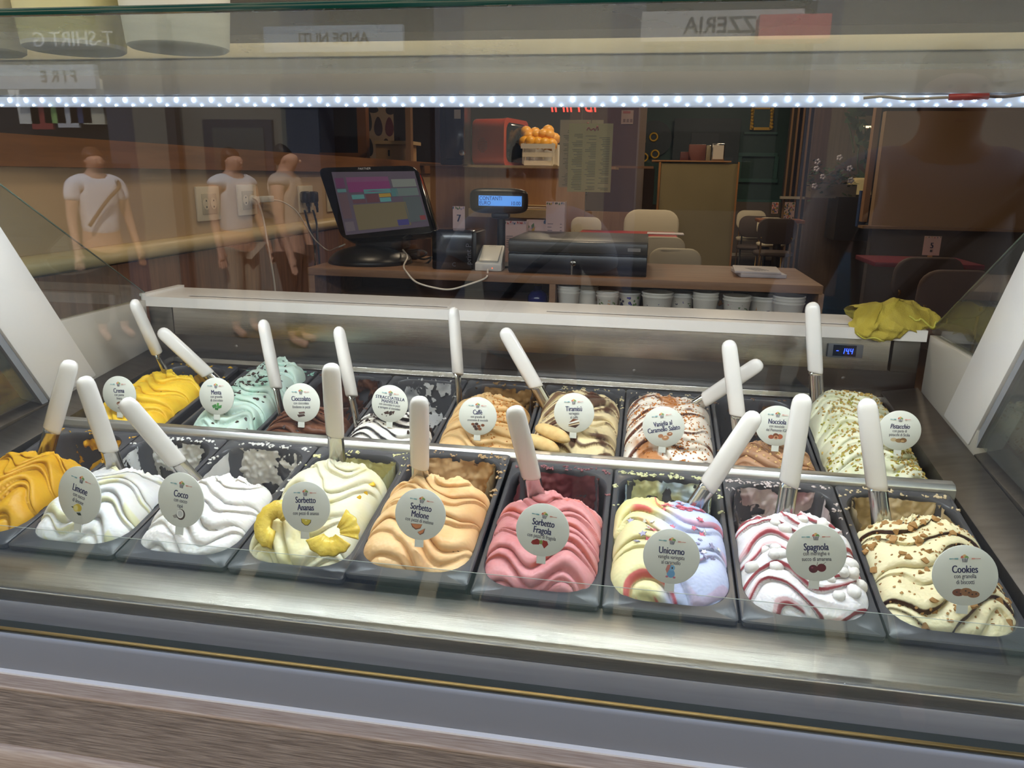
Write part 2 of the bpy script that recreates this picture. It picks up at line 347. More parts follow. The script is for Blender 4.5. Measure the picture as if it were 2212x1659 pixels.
# canopy: grey-white beam with the light strip under it, cream board behind, glass top shelf
hang(box('canopy_beam', mat('canopy_grey', (150, 149, 148), .4), CX0, CX1, .2, .216, 1.5595, 1.607, bevel=.002))
hang(box('canopy_lip', mat('lip_cream', (244, 232, 206), .5), CX0, CX1, .1985, .214, 1.6092, 1.6125, bevel=.001))
hang(box('canopy_board', mat('canopy_dim', (96, 93, 88), .5), CX0, CX1, .30, .32, 1.60, 1.654, bevel=.002))
hang(box('canopy_top', mat('canopy_dim', (96, 93, 88), .5), CX0, CX1, .46, .48, 1.62, 1.90))
hang(box('canopy_lip', mat('lip_cream', (244, 232, 206), .5), CX0, CX1, .197, .216, 1.6072, 1.6255, bevel=.002))
hang(box('glass_shelf', shelf_glass, CX0, CX1, -.219, .16, 1.5815, 1.5875))
hang(box('glass_shelf_edge', green_edge, CX0, CX1, -.2232, -.2192, 1.5812, 1.5878, bevel=.001))
strip = hang(box('light_strip', mat('strip_tube', (206, 222, 250), .3, emit=.28), -.235, 1.39, .2, .212, 1.5445, 1.5585, bevel=.003))
led_m = mat('led_light', (205, 226, 255), .3, emit=14)
led_me = ball_me('led', led_m, .0024, .002, .0036, 1); led_glint = ball_me('led', led_m, .0014, .0014, .0014, 1)
for i in range(61):
    lx = -.225 + i * .0265
    link('led', led_me, strip, (lx, .1995, 1.5535))
    link('led', led_glint, strip, (lx + .012, .1995, 1.5462))  # lower glowing dots imitate the reflection of the LED row
hang(link('bracket', tube_me('bracket', [at(838, 110, y=.298), at(905, 107, y=.298), at(925, 110, y=.298), at(943, 118, y=.298)], .003, steel_dark)))
hang(link('strip_cable', tube_me('strip_cable', [at(1865, 212, y=.195), at(1905, 209, y=.192), at(1960, 214, y=.192), at(2035, 211, y=.192), at(2060, 210, y=.192)], .0016, mat('cable_grey', (150, 146, 140), .5))))
hang(link('cable_joint', tube_me('cable_joint', [at(2050, 210, y=.19), at(2135, 208, y=.19)], .0038, mat('joint_red', (150, 40, 44), .3))))
hang(link('strip_cable', tube_me('strip_cable', [at(2135, 208, y=.19), at(2170, 209, y=.19), at(2212, 204, y=.19), at(2260, 200, y=.19)], .0018, mat('cable_dark', (60, 44, 40), .5))))
# thermometer
th = box('thermometer', mat('bezel_grey', (84, 86, 92), .35), *[at(1790, 741, y=.722).x, at(1866, 745, y=.722).x], .7205, .7253, at(1788, 771, y=.722).z, at(1790, 742, y=.722).z, bevel=.0015)
hang(th)
tc0 = at(1798, 768, y=.72); tc1 = at(1851, 747, y=.72)
disp = link('display', box('tmp', mat('led_window', (10, 12, 34), .15), tc0.x, tc1.x, .7195, .7203, tc0.z, tc1.z).data, th); bpy.data.objects.remove(bpy.data.objects['tmp'])
SEG = {'1': 'bc', '4': 'fgbc', '-': 'g'}
def seg_me(s, h, m):
    bm = bmesh.new(); x = 0; wd = h * .5; t = h * .12
    for ch in s:
        if ch == '.': abox(bm, x - wd * .35, x - wd * .1, 0, .0003, -t * .3, t * .9); continue
        if ch == ' ': x += wd * .6; continue
        for k in SEG[ch]:
            r = {'a': (0, wd, h - t, h), 'g': (0.1 * wd, wd * .9, h / 2 - t / 2, h / 2 + t / 2), 'd': (0, wd, 0, t), 'f': (0, t, h / 2, h), 'b': (wd - t, wd, h / 2, h), 'e': (0, t, 0, h / 2), 'c': (wd - t, wd, 0, h / 2)}[k]
            M = Matrix.Identity(4); M[0][2] = .12
            abox(bm, x + r[0], x + r[1], 0, .0003, r[2], r[3], M)
        x += wd * 1.45
    return bm_mesh('digits', bm, m)
link('digits', seg_me('- 14.4', .0105, mat('digit_blue', (40, 70, 255), .3, emit=5)), disp, (tc0.x + .005, .7190, tc0.z + .005))

# ================================================================ pans
P = .166; T1 = .189; T2 = math.atan2(.062, .355)
def rr(hw, y0, y1, r, z, n=6):
    pts = []
    for cx, cy, a0 in ((hw - r, y0 + r, -PI / 2), (hw - r, y1 - r, 0), (-hw + r, y1 - r, PI / 2), (-hw + r, y0 + r, PI)):
        for k in range(n + 1): pts.append((cx + r * math.cos(a0 + PI / 2 * k / n), cy + r * math.sin(a0 + PI / 2 * k / n), z))
    return pts
def pan_me(L, m):
    H = .0815
    loops = [rr(H - .001, .001, L - .001, .005, -.009), rr(H, 0, L, .006, -.004), rr(H, 0, L, .006, -.0015), rr(H - .0015, .0015, L - .0015, .006, 0),
             rr(.0755, .018, L - .014, .045, 0), rr(.0738, .020, L - .0155, .044, -.002), rr(.0725, .022, L - .017, .043, -.012), rr(.066, .032, L - .024, .038, -.09), rr(.058, .05, L - .032, .03, -.10)]
    n = len(loops[0]); vs = [p for lp in loops for p in lp]; fs = []
    for k in range(len(loops) - 1):
        for i in range(n): fs.append((k * n + i, k * n + (i + 1) % n, (k + 1) * n + (i + 1) % n, (k + 1) * n + i))
    fs.append(tuple((len(loops) - 1) * n + i for i in range(n)))
    me = mesh_np('pan', vs, fs, m, True); me.set_sharp_from_angle(angle=.7); return me
PAN1, PAN2 = pan_me(.320, pan_m), pan_me(.358, pan_m)
O1 = Vector((0, 0, .95)); O2 = Vector((0.006, .342, .977))
ROWS = {'F': (O1, T1), 'B': (O2, T2)}
FLAV = []   # filled below: key, row, index
def pan_place(row, i):
    o, t = ROWS[row]
    dx = {('B', -1): -.026, ('B', 0): -.004}.get((row, i), 0)
    lift = {('F', 3): .010}.get((row, i), 0)
    return Vector((o.x + (i + .5) * P + dx, o.y, o.z + lift)), (t, 0, 0)
def on_row(row, u, v, h):
    """point h above the pans' rim plane of a row, seen at a pixel"""
    o, t = ROWS[row]; n = Vector((0, -math.sin(t), math.cos(t)))
    d = r_ * ((u - 1106) / FPX) + f_ - u_ * ((v - 829.5) / FPX)
    return CAM + d * ((o + n * h - CAM).dot(n) / d.dot(n))

# ================================================================ gelato
gel_mats = {}
def gel_mat(rough=.42):
    m = bpy.data.materials.new('gelato'); m.use_nodes = True; n = m.node_tree.nodes; l = m.node_tree.links; p = n['Principled BSDF']
    ca = n.new('ShaderNodeVertexColor'); ca.layer_name = 'tone'; l.new(ca.outputs[0], p.inputs['Base Color'])
    p.inputs['Roughness'].default_value = rough; p.inputs['Specular IOR Level'].default_value = .35
    p.inputs['Subsurface Weight'].default_value = .25; p.inputs['Subsurface Radius'].default_value = (1, .8, .6); p.inputs['Subsurface Scale'].default_value = .003
    tc = n.new('ShaderNodeTexCoord'); nb = n.new('ShaderNodeTexNoise'); nb.inputs['Scale'].default_value = 260; nb.inputs['Detail'].default_value = 2
    l.new(tc.outputs['Object'], nb.inputs['Vector']); b = n.new('ShaderNodeBump'); b.inputs['Strength'].default_value = .25; b.inputs['Distance'].default_value = .0006
    l.new(nb.outputs[0], b.inputs['Height']); l.new(b.outputs[0], p.inputs['Normal']); return m
GEL = gel_mat(); FILM = gel_mat(.3); FILM.name = 'gelato_film'
_n = FILM.node_tree.nodes; _l = FILM.node_tree.links; _va = [q for q in _n if q.type == 'VERTEX_COLOR'][0]
_tc = _n.new('ShaderNodeTexCoord'); _nz = _n.new('ShaderNodeTexNoise'); _nz.inputs['Scale'].default_value = 150; _nz.inputs['Detail'].default_value = 4; _l.new(_tc.outputs['Object'], _nz.inputs['Vector'])
_ad = _n.new('ShaderNodeMath'); _ad.operation = 'MULTIPLY_ADD'; _ad.inputs[1].default_value = .9; _l.new(_nz.outputs[0], _ad.inputs[0]); _l.new(_va.outputs['Alpha'], _ad.inputs[2])
_mr = _n.new('ShaderNodeMapRange'); _mr.inputs[1].default_value = .90; _mr.inputs[2].default_value = 1.0; _l.new(_ad.outputs[0], _mr.inputs[0]); _l.new(_mr.outputs[0], _n['Principled BSDF'].inputs['Alpha'])
def grid_mesh(name, V, C, keep=None, m=GEL, al=None):
    nr, ns = V.shape[:2]
    idx = np.arange(nr * ns).reshape(nr, ns)
    f = np.stack([idx[:-1, :-1], idx[:-1, 1:], idx[1:, 1:], idx[1:, :-1]], -1).reshape(-1, 4)
    if keep is not None:
        kf = (keep[:-1, :-1] & keep[:-1, 1:] & keep[1:, 1:] & keep[1:, :-1]).reshape(-1); f = f[kf]
    me = bpy.data.meshes.new(name); nv = nr * ns
    me.vertices.add(nv); me.vertices.foreach_set('co', V.reshape(-1).astype(np.float32))
    me.loops.add(f.size); me.loops.foreach_set('vertex_index', f.reshape(-1).astype(np.int32))
    me.polygons.add(len(f)); me.polygons.foreach_set('loop_start', np.arange(0, f.size, 4, dtype=np.int32))
    me.update(calc_edges=True); me.validate()
    ca = me.color_attributes.new('tone', 'FLOAT_COLOR', 'POINT')
    C4 = np.concatenate([C.reshape(-1, 3), np.ones((nv, 1)) if al is None else al.reshape(-1, 1)], 1); ca.data.foreach_set('color', C4.reshape(-1).astype(np.float32))
    me.polygons.foreach_set('use_smooth', np.ones(len(f), bool)); me.materials.append(m); me.update()
    if keep is not None:
        bm = bmesh.new(); bm.from_mesh(me); bmesh.ops.delete(bm, geom=[v for v in bm.verts if not v.link_faces], context='VERTS'); bm.to_mesh(me); bm.free()
    return me
lin = lambda c: np.array(srgb(c))
def mixc(C, col, k): return C * (1 - k[..., None]) + np.array(col) * k[..., None]
def sst(a, b, x):
    t = np.clip((x - a) / (b - a), 0, 1); return t * t * (3 - 2 * t)
HEIGHT = {}
def mound(key, y0, y1, hw=.0735, H=.030, n=7, a=.35, k=1.6, ph=0., diag=0., amp=.009, lip=.007, seed=1, xo=0., base=(230, 230, 230), rough=.0006, icy=.9, cut=.075, tone=None, edge=(None, 0), NS=104, NR=168, drop=.075, bow=0., zz=.36):
    s = np.linspace(-1, 1, NS); r = np.linspace(0, 1, NR)
    Sg, Rg = np.meshgrid(s, r)
    L = y1 - y0
    rc = .05 / L
    Wd = np.where(Rg < rc, np.sqrt(np.clip(1 - (1 - Rg / rc) ** 2 * .55, 0, 1)), 1.0)
    Wd = Wd * np.where(Rg > .9, 1 - .18 * ((Rg - .9) / .1) ** 2, 1)
    X = xo + hw * Sg * Wd
    wv = fbm(Sg * 1.3 + 7, Rg * 2.2 * L / .18, seed, 2)
    Y = y0 + L * Rg + (fbm(Sg * 2.4 + 3, Rg * 0 + .5, seed + 9, 3)) * .02 * sst(.8, 1, Rg)
    E = np.sin(PI / 2 * np.clip(Rg * L / .085, 0, 1)) ** .75
    dome = (1 - np.abs(Sg) ** 2.6) ** .62
    Z = -.014 + (H + .014) * E * (.22 + .78 * dome)
    Z += .006 * fbm(Sg * 1.1, Rg * 3, seed + 4, 2) * E
    G = n * Rg + a * np.sin(k * PI * Sg + ph + bow * Rg) + diag * Sg + .75 * wv + .30 * nz2(Sg * 1.9 + 3, Rg * 4.3 * L / .18, seed + 21) + .10 * fbm(Sg * 4, Rg * 7, seed + 20, 2)
    lo = lambda kk: kk + zz * np.where(kk % 2 == 0, 1, -1) * Sg + .22 * nz2(kk * 5.3, Sg * .9, seed + 60)
    K = np.floor(G); K = np.where(G < lo(K), K - 1, K); K = np.where(G >= lo(K + 1), K + 1, K)
    wdt = np.maximum(lo(K + 1) - lo(K), .1); t = np.clip((G - lo(K)) / wdt, 0, 1); F = K + .5
    p = np.sin(PI * t ** .58) ** .7
    q = np.sin(PI * t ** .45)
    msk = sst(0, .06, Rg) * (1 - sst(.93, 1, Rg)) * (.45 + .55 * (1 - np.abs(Sg) ** 6))
    am = amp * (.8 + .4 * nz2(np.floor(F) * 3.7, Sg * 1.2, seed + 2)) * np.clip(wdt, .3, 1.25)
    Z += am * (p - .35) * msk + .0004 * fbm(t * 5, Sg * 1.2 + K, seed + 70, 2) * msk
    Y -= lip * .8 * np.clip(wdt, .3, 1.2) * q * msk * (.8 + .4 * nz2(np.floor(F) * 1.9, Sg * 1.6, seed + 5))
    X += Sg * .0035 * p * msk + .0025 * nz2(np.floor(F) * 2.3, Sg * 2, seed + 7) * msk
    Z += rough * fbm(Sg * 40, Rg * L * 500, seed + 11, 2)
    ic = sst(.86, 1, Rg) * icy
    Z += .004 * fbm(Sg * 13, Rg * L * 160, seed + 12, 3) * ic
    # cut back face, scooped and rough
    D = 16; extra = []
    for j in range(1, D + 1):
        q_ = j / D
        yy = Y[-1] + .004 * q_ + .022 * q_ ** 2 + .004 * fbm(Sg[-1] * 9, q_ * 6 + 0 * Sg[-1], seed + 31, 3)
        zz = Z[-1] * (1 - q_) + (-drop) * q_ + .003 * fbm(Sg[-1] * 12, q_ * 9 + 0 * Sg[-1], seed + 33, 3)
        extra.append((X[-1] * (1 - .05 * q_), yy, zz))
    ex = np.array(extra)
    V = np.stack([X, Y, Z], -1); V = np.concatenate([V, ex.transpose(0, 2, 1)], 0)
    C = np.ones((NR, NS, 3)) * lin(base)
    if tone: C = tone(C, Sg, Rg, t, F, seed)
    C = np.concatenate([C, np.repeat(C[-1:], D, 0)], 0)
    HEIGHT[key] = (X, Y, Z)
    return grid_mesh('gelato', V, C)
def residue(row, seed, c1, c2, cover=.5, thick=.004, y0=.18, holes=.0, x0=-1, x1=1, zt=-.002, rough=.003):
    """what the spatula left behind: a rough film over the floor and the rear wall of the pan"""
    L = .320 if row == 'F' else .358
    NS, NR = 70, 60
    Sg, Q = np.meshgrid(np.linspace(-1, 1, NS), np.linspace(0, 1, NR))
    yb = L - .0165
    fl = .55; 
    y = np.where(Q < fl, y0 + (yb - .008 - y0) * (Q / fl), yb - .008 + .008 * (Q - fl) / (1 - fl))
    z = np.where(Q < fl, -.085 + .012 * (Q / fl) ** 3, -.073 + (zt + .073) * (Q - fl) / (1 - fl))
    # round the corner between floor and wall and run up the side walls
    side = np.clip((np.abs(Sg) - .62) / .38, 0, 1)
    z = z + (zt - z) * side ** 2.2 * .97
    hwz = .0665 + .006 * np.clip((z + .09) / .088, 0, 1)
    corner = np.clip((Q - .62) / .38, 0, 1)
    x = hwz * np.sign(Sg) * np.minimum(np.abs(Sg) * 1.25, 1) * (1 - .10 * corner * np.abs(Sg) ** 3)
    y = y - .03 * corner * np.clip(np.abs(Sg) - .6, 0, 1) ** 1.5 * 2.2
    f = fbm(Sg * 3.2, Q * 4, seed, 4); g = fbm(Sg * 9, Q * 12, seed + 3, 3)
    th = thick * (.6 + .8 * (f + .3)) + rough * np.abs(g)
    x = x * (1 - th / .07 * side); y = y - th * (1 - side) * sst(.4, .7, Q); z = z + th * (1 - sst(.3, .6, Q)) * (1 - side)
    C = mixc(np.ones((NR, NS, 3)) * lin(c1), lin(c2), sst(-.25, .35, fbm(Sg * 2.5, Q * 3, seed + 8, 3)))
    al = .5 + 1.6 * (f + .35 * g - (1 - 2 * cover) * .62) - 3 * np.clip(x0 - Sg, 0, 1) - 3 * np.clip(Sg - x1, 0, 1)
    al = al - .8 * sst(.93, 1, Q) * (1 - cover) - .25 * sst(.9, 1, np.abs(Sg))
    return grid_mesh('residue', np.stack([x, y, z], -1), C, None, FILM, np.clip(al, 0, 1))
def surf(key, s, r):
    X, Y, Z = HEIGHT[key]; i = min(int(r * (X.shape[0] - 1)), X.shape[0] - 1); j = min(int((s + 1) / 2 * (X.shape[1] - 1)), X.shape[1] - 1)
    return Vector((X[i, j], Y[i, j], Z[i, j]))
def nsurf(key, s, r):
    a = surf(key, s, r); b = surf(key, min(s + .06, 1), r); c = surf(key, s, min(r + .04, 1)); n = (b - a).cross(c - a)
    return n.normalized() if n.length > 1e-9 else Vector((0, 0, 1))
def chunk_me(name, m, size, seed, flat=1.0, n=9):
    rd = random.Random(seed); bm = bmesh.new()
    for _ in range(n): bm.verts.new(Vector((rd.gauss(0, 1), rd.gauss(0, 1), rd.gauss(0, 1))).normalized() * size * rd.uniform(.7, 1.1))
    for v in bm.verts: v.co.z *= flat
    bmesh.ops.convex_hull(bm, input=bm.verts[:])
    return bm_mesh(name, bm, m)
def scatter(root, key, name, meshes, count, seed, where, sink=.2, size=1.0, stuff=False):
    """toppings strewn on a mound: singly as parts, or (crumbs past counting) joined as one stuff part"""
    rd = random.Random(seed); put = []; tries = 0
    while len(put) < count and tries < count * 40:
        tries += 1; s = rd.uniform(-.97, .97); r = rd.uniform(.02, .98)
        if rd.random() > where(s, r): continue
        p = surf(key, s, r); nn = nsurf(key, s, r); sc = rd.uniform(.7, 1.25) * size
        q = nn.to_track_quat('Z', 'Y').to_matrix().to_4x4() @ Matrix.Rotation(rd.uniform(0, 6.28), 4, 'Z') @ Matrix.Rotation(rd.gauss(0, .35), 4, 'X')
        put.append((Matrix.Translation(p + nn * sink * .001) @ q @ Matrix.Scale(sc, 4), rd.randrange(len(meshes))))
    if not stuff:
        for M, i in put:
            o = link(name, meshes[i], root); o.matrix_local = M
    else:
        bm = bmesh.new()
        for M, i in put:
            k = len(bm.verts); bm.from_mesh(meshes[i]); bm.verts.ensure_lookup_table()
            for v in bm.verts[k:]: v.co = M @ v.co
        me = bpy.data.meshes.new(name); bm.to_mesh(me); bm.free(); ms = []
        me.materials.append(meshes[0].materials[0]); o = link(name, me, root); o['kind'] = 'stuff'
def rip(C, t, F, S, seed, col, lo, hi, soft=.04, thr=-.3, strength=1.):
    k = sst(lo - soft, lo, t) * (1 - sst(hi, hi + soft, t)) * sst(thr - .12, thr + .12, nz2(np.floor(F) * 2.7, S * 2.1, seed + 40))
    return mixc(C, lin(col), k * strength)
def patch(C, S, R, seed, col, sc, lo, hi, strength=1., extra=None):
    k = sst(lo, hi, fbm(S * sc, R * sc * 2, seed, 4)); k = k if extra is None else k * extra
    return mixc(C, lin(col), k * strength)
T_ = {}
T_['mango'] = lambda C, S, R, t, F, s: patch(C, S, R, s, (196, 138, 10), 2, .0, .7, .5)
T_['limone'] = lambda C, S, R, t, F, s: rip(patch(C, S, R, s, (228, 226, 212), 2, 0, .6, .5), t, F, S, s, (232, 228, 150), .03, .3, .12, .15, .55)
T_['cocco'] = lambda C, S, R, t, F, s: C
T_['ananas'] = lambda C, S, R, t, F, s: patch(C, S, R, s, (236, 226, 160), 1.6, 0, .6, .7)
T_['melone'] = lambda C, S, R, t, F, s: patch(C, S, R, s, (230, 170, 110), 2, .1, .7, .5)
T_['fragola'] = lambda C, S, R, t, F, s: rip(patch(C, S, R, s, (200, 122, 124), 2, 0, .6, .6), t, F, S, s, (214, 116, 96), .02, .12, .06, .15, .8)
def _uni(C, S, R, t, F, s):
    k = sst(-.25, .25, S + .35 * fbm(S * 1.5, R * 3, s, 2)); C = mixc(C, lin((206, 214, 246)), k)
    C = mixc(C, lin((232, 224, 150)), sst(.72, .9, R) * (1 - k) * .8); C = mixc(C, lin((160, 184, 238)), sst(.8, .95, R) * k * .9)
    return rip(C, t, F, S, s, (226, 96, 104), .03, .17, .05, -.05, .9)
T_['unicorno'] = _uni
T_['spagnola'] = lambda C, S, R, t, F, s: rip(rip(C, t, F, S, s, (158, 36, 52), .045, .15, .03, -.5, .95), t, F, S, s + 3, (214, 130, 136), .15, .26, .06, .1, .5)
T_['cookies'] = lambda C, S, R, t, F, s: rip(patch(C, S, R, s, (226, 196, 130), 3, .1, .6, .5, sst(.75, .9, R)), t, F, S, s, (58, 26, 18), .0, .085, .03, -.25)
T_['crema'] = lambda C, S, R, t, F, s: patch(C, S, R, s, (226, 168, 20), 2, 0, .6, .7)
T_['menta'] = lambda C, S, R, t, F, s: patch(C, S, R, s, (146, 190, 172), 2, .1, .7, .6)
T_['cioccolato'] = lambda C, S, R, t, F, s: patch(C, S, R, s, (62, 34, 20), 2, 0, .6, .6)
T_['stracciatella'] = lambda C, S, R, t, F, s: mixc(rip(C, t, F, S, s, (30, 20, 18), .0, .11, .04, -.35), lin((34, 24, 20)), sst(.12, .22, fbm(S * 5, R * 7, s + 3, 3)) * sst(.55, .7, R))
T_['caffe'] = lambda C, S, R, t, F, s: patch(C, S, R, s, (170, 124, 70), 5, .15, .45, .9, sst(.35, .6, R) * sst(-.3, .2, S))
T_['tiramisu'] = lambda C, S, R, t, F, s: rip(patch(C, S, R, s, (72, 38, 22), 2.6, .0, .2, .95, (1 - sst(.7, .95, np.abs(S)))), t, F, S, s, (84, 44, 24), .05, .2, .04, -.3, .9)
T_['vaniglia'] = lambda C, S, R, t, F, s: rip(patch(C, S, R, s, (178, 108, 28), 2.4, -.02, .22, .9, 1 - sst(.65, .9, np.abs(S))), t, F, S, s, (92, 44, 16), .0, .12, .04, -.2)
T_['nocciola'] = lambda C, S, R, t, F, s: patch(C, S, R, s, (146, 104, 72), 3, .0, .5, .7)
T_['pistacchio'] = lambda C, S, R, t, F, s: patch(C, S, R, s, (196, 200, 160), 2, 0, .6, .6)
D = dict
FL = [
 # key, row, index, mound settings, residue settings, words
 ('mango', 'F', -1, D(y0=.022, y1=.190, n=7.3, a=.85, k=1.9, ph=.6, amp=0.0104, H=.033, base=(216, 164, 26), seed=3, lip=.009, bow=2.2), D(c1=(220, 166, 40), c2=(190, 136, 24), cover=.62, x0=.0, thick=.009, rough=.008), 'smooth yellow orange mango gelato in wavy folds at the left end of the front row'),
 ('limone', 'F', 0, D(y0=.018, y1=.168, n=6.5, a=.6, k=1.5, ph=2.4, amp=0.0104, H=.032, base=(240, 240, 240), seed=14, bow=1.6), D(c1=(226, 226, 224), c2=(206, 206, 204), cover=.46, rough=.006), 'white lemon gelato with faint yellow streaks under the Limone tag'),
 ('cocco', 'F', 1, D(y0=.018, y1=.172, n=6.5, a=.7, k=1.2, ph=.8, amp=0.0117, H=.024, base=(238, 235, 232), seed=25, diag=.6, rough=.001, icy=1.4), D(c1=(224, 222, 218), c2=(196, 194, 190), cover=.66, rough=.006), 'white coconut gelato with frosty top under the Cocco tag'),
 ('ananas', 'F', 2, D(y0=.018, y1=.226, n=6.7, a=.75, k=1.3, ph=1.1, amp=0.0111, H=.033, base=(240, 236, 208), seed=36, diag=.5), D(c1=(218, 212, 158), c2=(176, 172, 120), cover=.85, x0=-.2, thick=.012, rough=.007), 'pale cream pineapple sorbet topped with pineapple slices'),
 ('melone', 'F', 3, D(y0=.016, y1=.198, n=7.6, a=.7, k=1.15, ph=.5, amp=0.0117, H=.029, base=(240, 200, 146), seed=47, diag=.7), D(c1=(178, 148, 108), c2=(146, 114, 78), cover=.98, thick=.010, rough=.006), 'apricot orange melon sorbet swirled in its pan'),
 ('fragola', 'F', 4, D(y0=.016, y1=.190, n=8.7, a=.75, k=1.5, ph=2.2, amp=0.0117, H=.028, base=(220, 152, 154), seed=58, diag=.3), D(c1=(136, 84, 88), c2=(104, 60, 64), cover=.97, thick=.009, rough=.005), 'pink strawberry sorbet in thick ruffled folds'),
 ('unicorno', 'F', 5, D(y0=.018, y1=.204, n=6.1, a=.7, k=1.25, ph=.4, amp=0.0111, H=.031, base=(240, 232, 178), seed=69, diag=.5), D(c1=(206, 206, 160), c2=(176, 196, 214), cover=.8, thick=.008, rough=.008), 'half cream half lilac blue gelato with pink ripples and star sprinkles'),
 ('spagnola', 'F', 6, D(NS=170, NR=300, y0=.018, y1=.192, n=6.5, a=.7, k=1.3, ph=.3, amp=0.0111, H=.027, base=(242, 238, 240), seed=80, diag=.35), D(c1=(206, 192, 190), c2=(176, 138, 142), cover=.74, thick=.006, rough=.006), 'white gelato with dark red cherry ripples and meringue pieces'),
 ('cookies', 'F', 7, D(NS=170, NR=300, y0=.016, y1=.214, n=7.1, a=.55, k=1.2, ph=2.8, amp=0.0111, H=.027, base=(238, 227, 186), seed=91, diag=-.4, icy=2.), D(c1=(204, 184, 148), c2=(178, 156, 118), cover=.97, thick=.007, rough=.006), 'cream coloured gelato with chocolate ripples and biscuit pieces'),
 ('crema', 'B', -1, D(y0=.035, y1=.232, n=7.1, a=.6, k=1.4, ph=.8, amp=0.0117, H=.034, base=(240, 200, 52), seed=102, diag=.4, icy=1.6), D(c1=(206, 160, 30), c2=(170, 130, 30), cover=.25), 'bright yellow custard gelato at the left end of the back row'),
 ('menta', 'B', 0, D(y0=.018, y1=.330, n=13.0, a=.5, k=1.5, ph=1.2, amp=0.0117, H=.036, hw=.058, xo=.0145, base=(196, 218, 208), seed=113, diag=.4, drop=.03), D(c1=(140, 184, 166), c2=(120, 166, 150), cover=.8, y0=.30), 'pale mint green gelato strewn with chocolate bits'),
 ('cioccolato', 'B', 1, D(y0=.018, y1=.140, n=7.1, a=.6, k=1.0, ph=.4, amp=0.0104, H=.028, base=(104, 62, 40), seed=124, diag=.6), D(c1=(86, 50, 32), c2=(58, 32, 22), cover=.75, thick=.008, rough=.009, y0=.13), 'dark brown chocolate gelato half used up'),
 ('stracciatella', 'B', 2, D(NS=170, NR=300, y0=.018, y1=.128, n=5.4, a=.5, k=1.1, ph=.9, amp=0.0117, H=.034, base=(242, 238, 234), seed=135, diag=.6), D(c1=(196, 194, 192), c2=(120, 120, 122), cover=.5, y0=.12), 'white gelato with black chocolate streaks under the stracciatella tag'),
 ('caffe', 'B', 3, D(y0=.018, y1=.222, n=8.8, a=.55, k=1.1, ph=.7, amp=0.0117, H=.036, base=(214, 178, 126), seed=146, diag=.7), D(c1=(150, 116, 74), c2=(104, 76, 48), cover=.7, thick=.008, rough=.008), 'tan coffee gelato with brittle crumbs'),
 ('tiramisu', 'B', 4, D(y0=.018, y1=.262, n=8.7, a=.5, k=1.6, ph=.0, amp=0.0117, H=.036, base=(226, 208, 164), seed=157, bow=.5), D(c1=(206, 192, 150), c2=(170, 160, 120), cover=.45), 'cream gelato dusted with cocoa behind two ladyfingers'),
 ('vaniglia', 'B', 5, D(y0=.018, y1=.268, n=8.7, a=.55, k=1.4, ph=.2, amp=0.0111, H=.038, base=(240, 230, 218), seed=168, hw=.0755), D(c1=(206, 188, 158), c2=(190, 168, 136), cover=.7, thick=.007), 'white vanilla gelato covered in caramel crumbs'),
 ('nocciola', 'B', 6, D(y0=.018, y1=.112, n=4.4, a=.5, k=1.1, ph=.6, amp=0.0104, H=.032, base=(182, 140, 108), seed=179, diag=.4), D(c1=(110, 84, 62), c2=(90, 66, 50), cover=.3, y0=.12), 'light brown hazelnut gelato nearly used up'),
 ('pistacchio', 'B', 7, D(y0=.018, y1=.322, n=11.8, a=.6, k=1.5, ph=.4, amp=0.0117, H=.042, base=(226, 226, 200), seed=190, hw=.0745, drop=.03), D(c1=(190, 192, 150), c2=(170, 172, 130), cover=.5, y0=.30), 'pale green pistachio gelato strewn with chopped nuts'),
]
NICE = D(mango='mango', limone='lemon', cocco='coconut', ananas='pineapple', melone='melon', fragola='strawberry', unicorno='two-tone cream and blue', spagnola='cherry ripple', cookies='biscuit', crema='yellow custard', menta='mint', cioccolato='chocolate', stracciatella='stracciatella', caffe='coffee', tiramisu='cocoa dusted', vaniglia='caramel vanilla', nocciola='hazelnut', pistacchio='pistachio')
GEL_O = {}
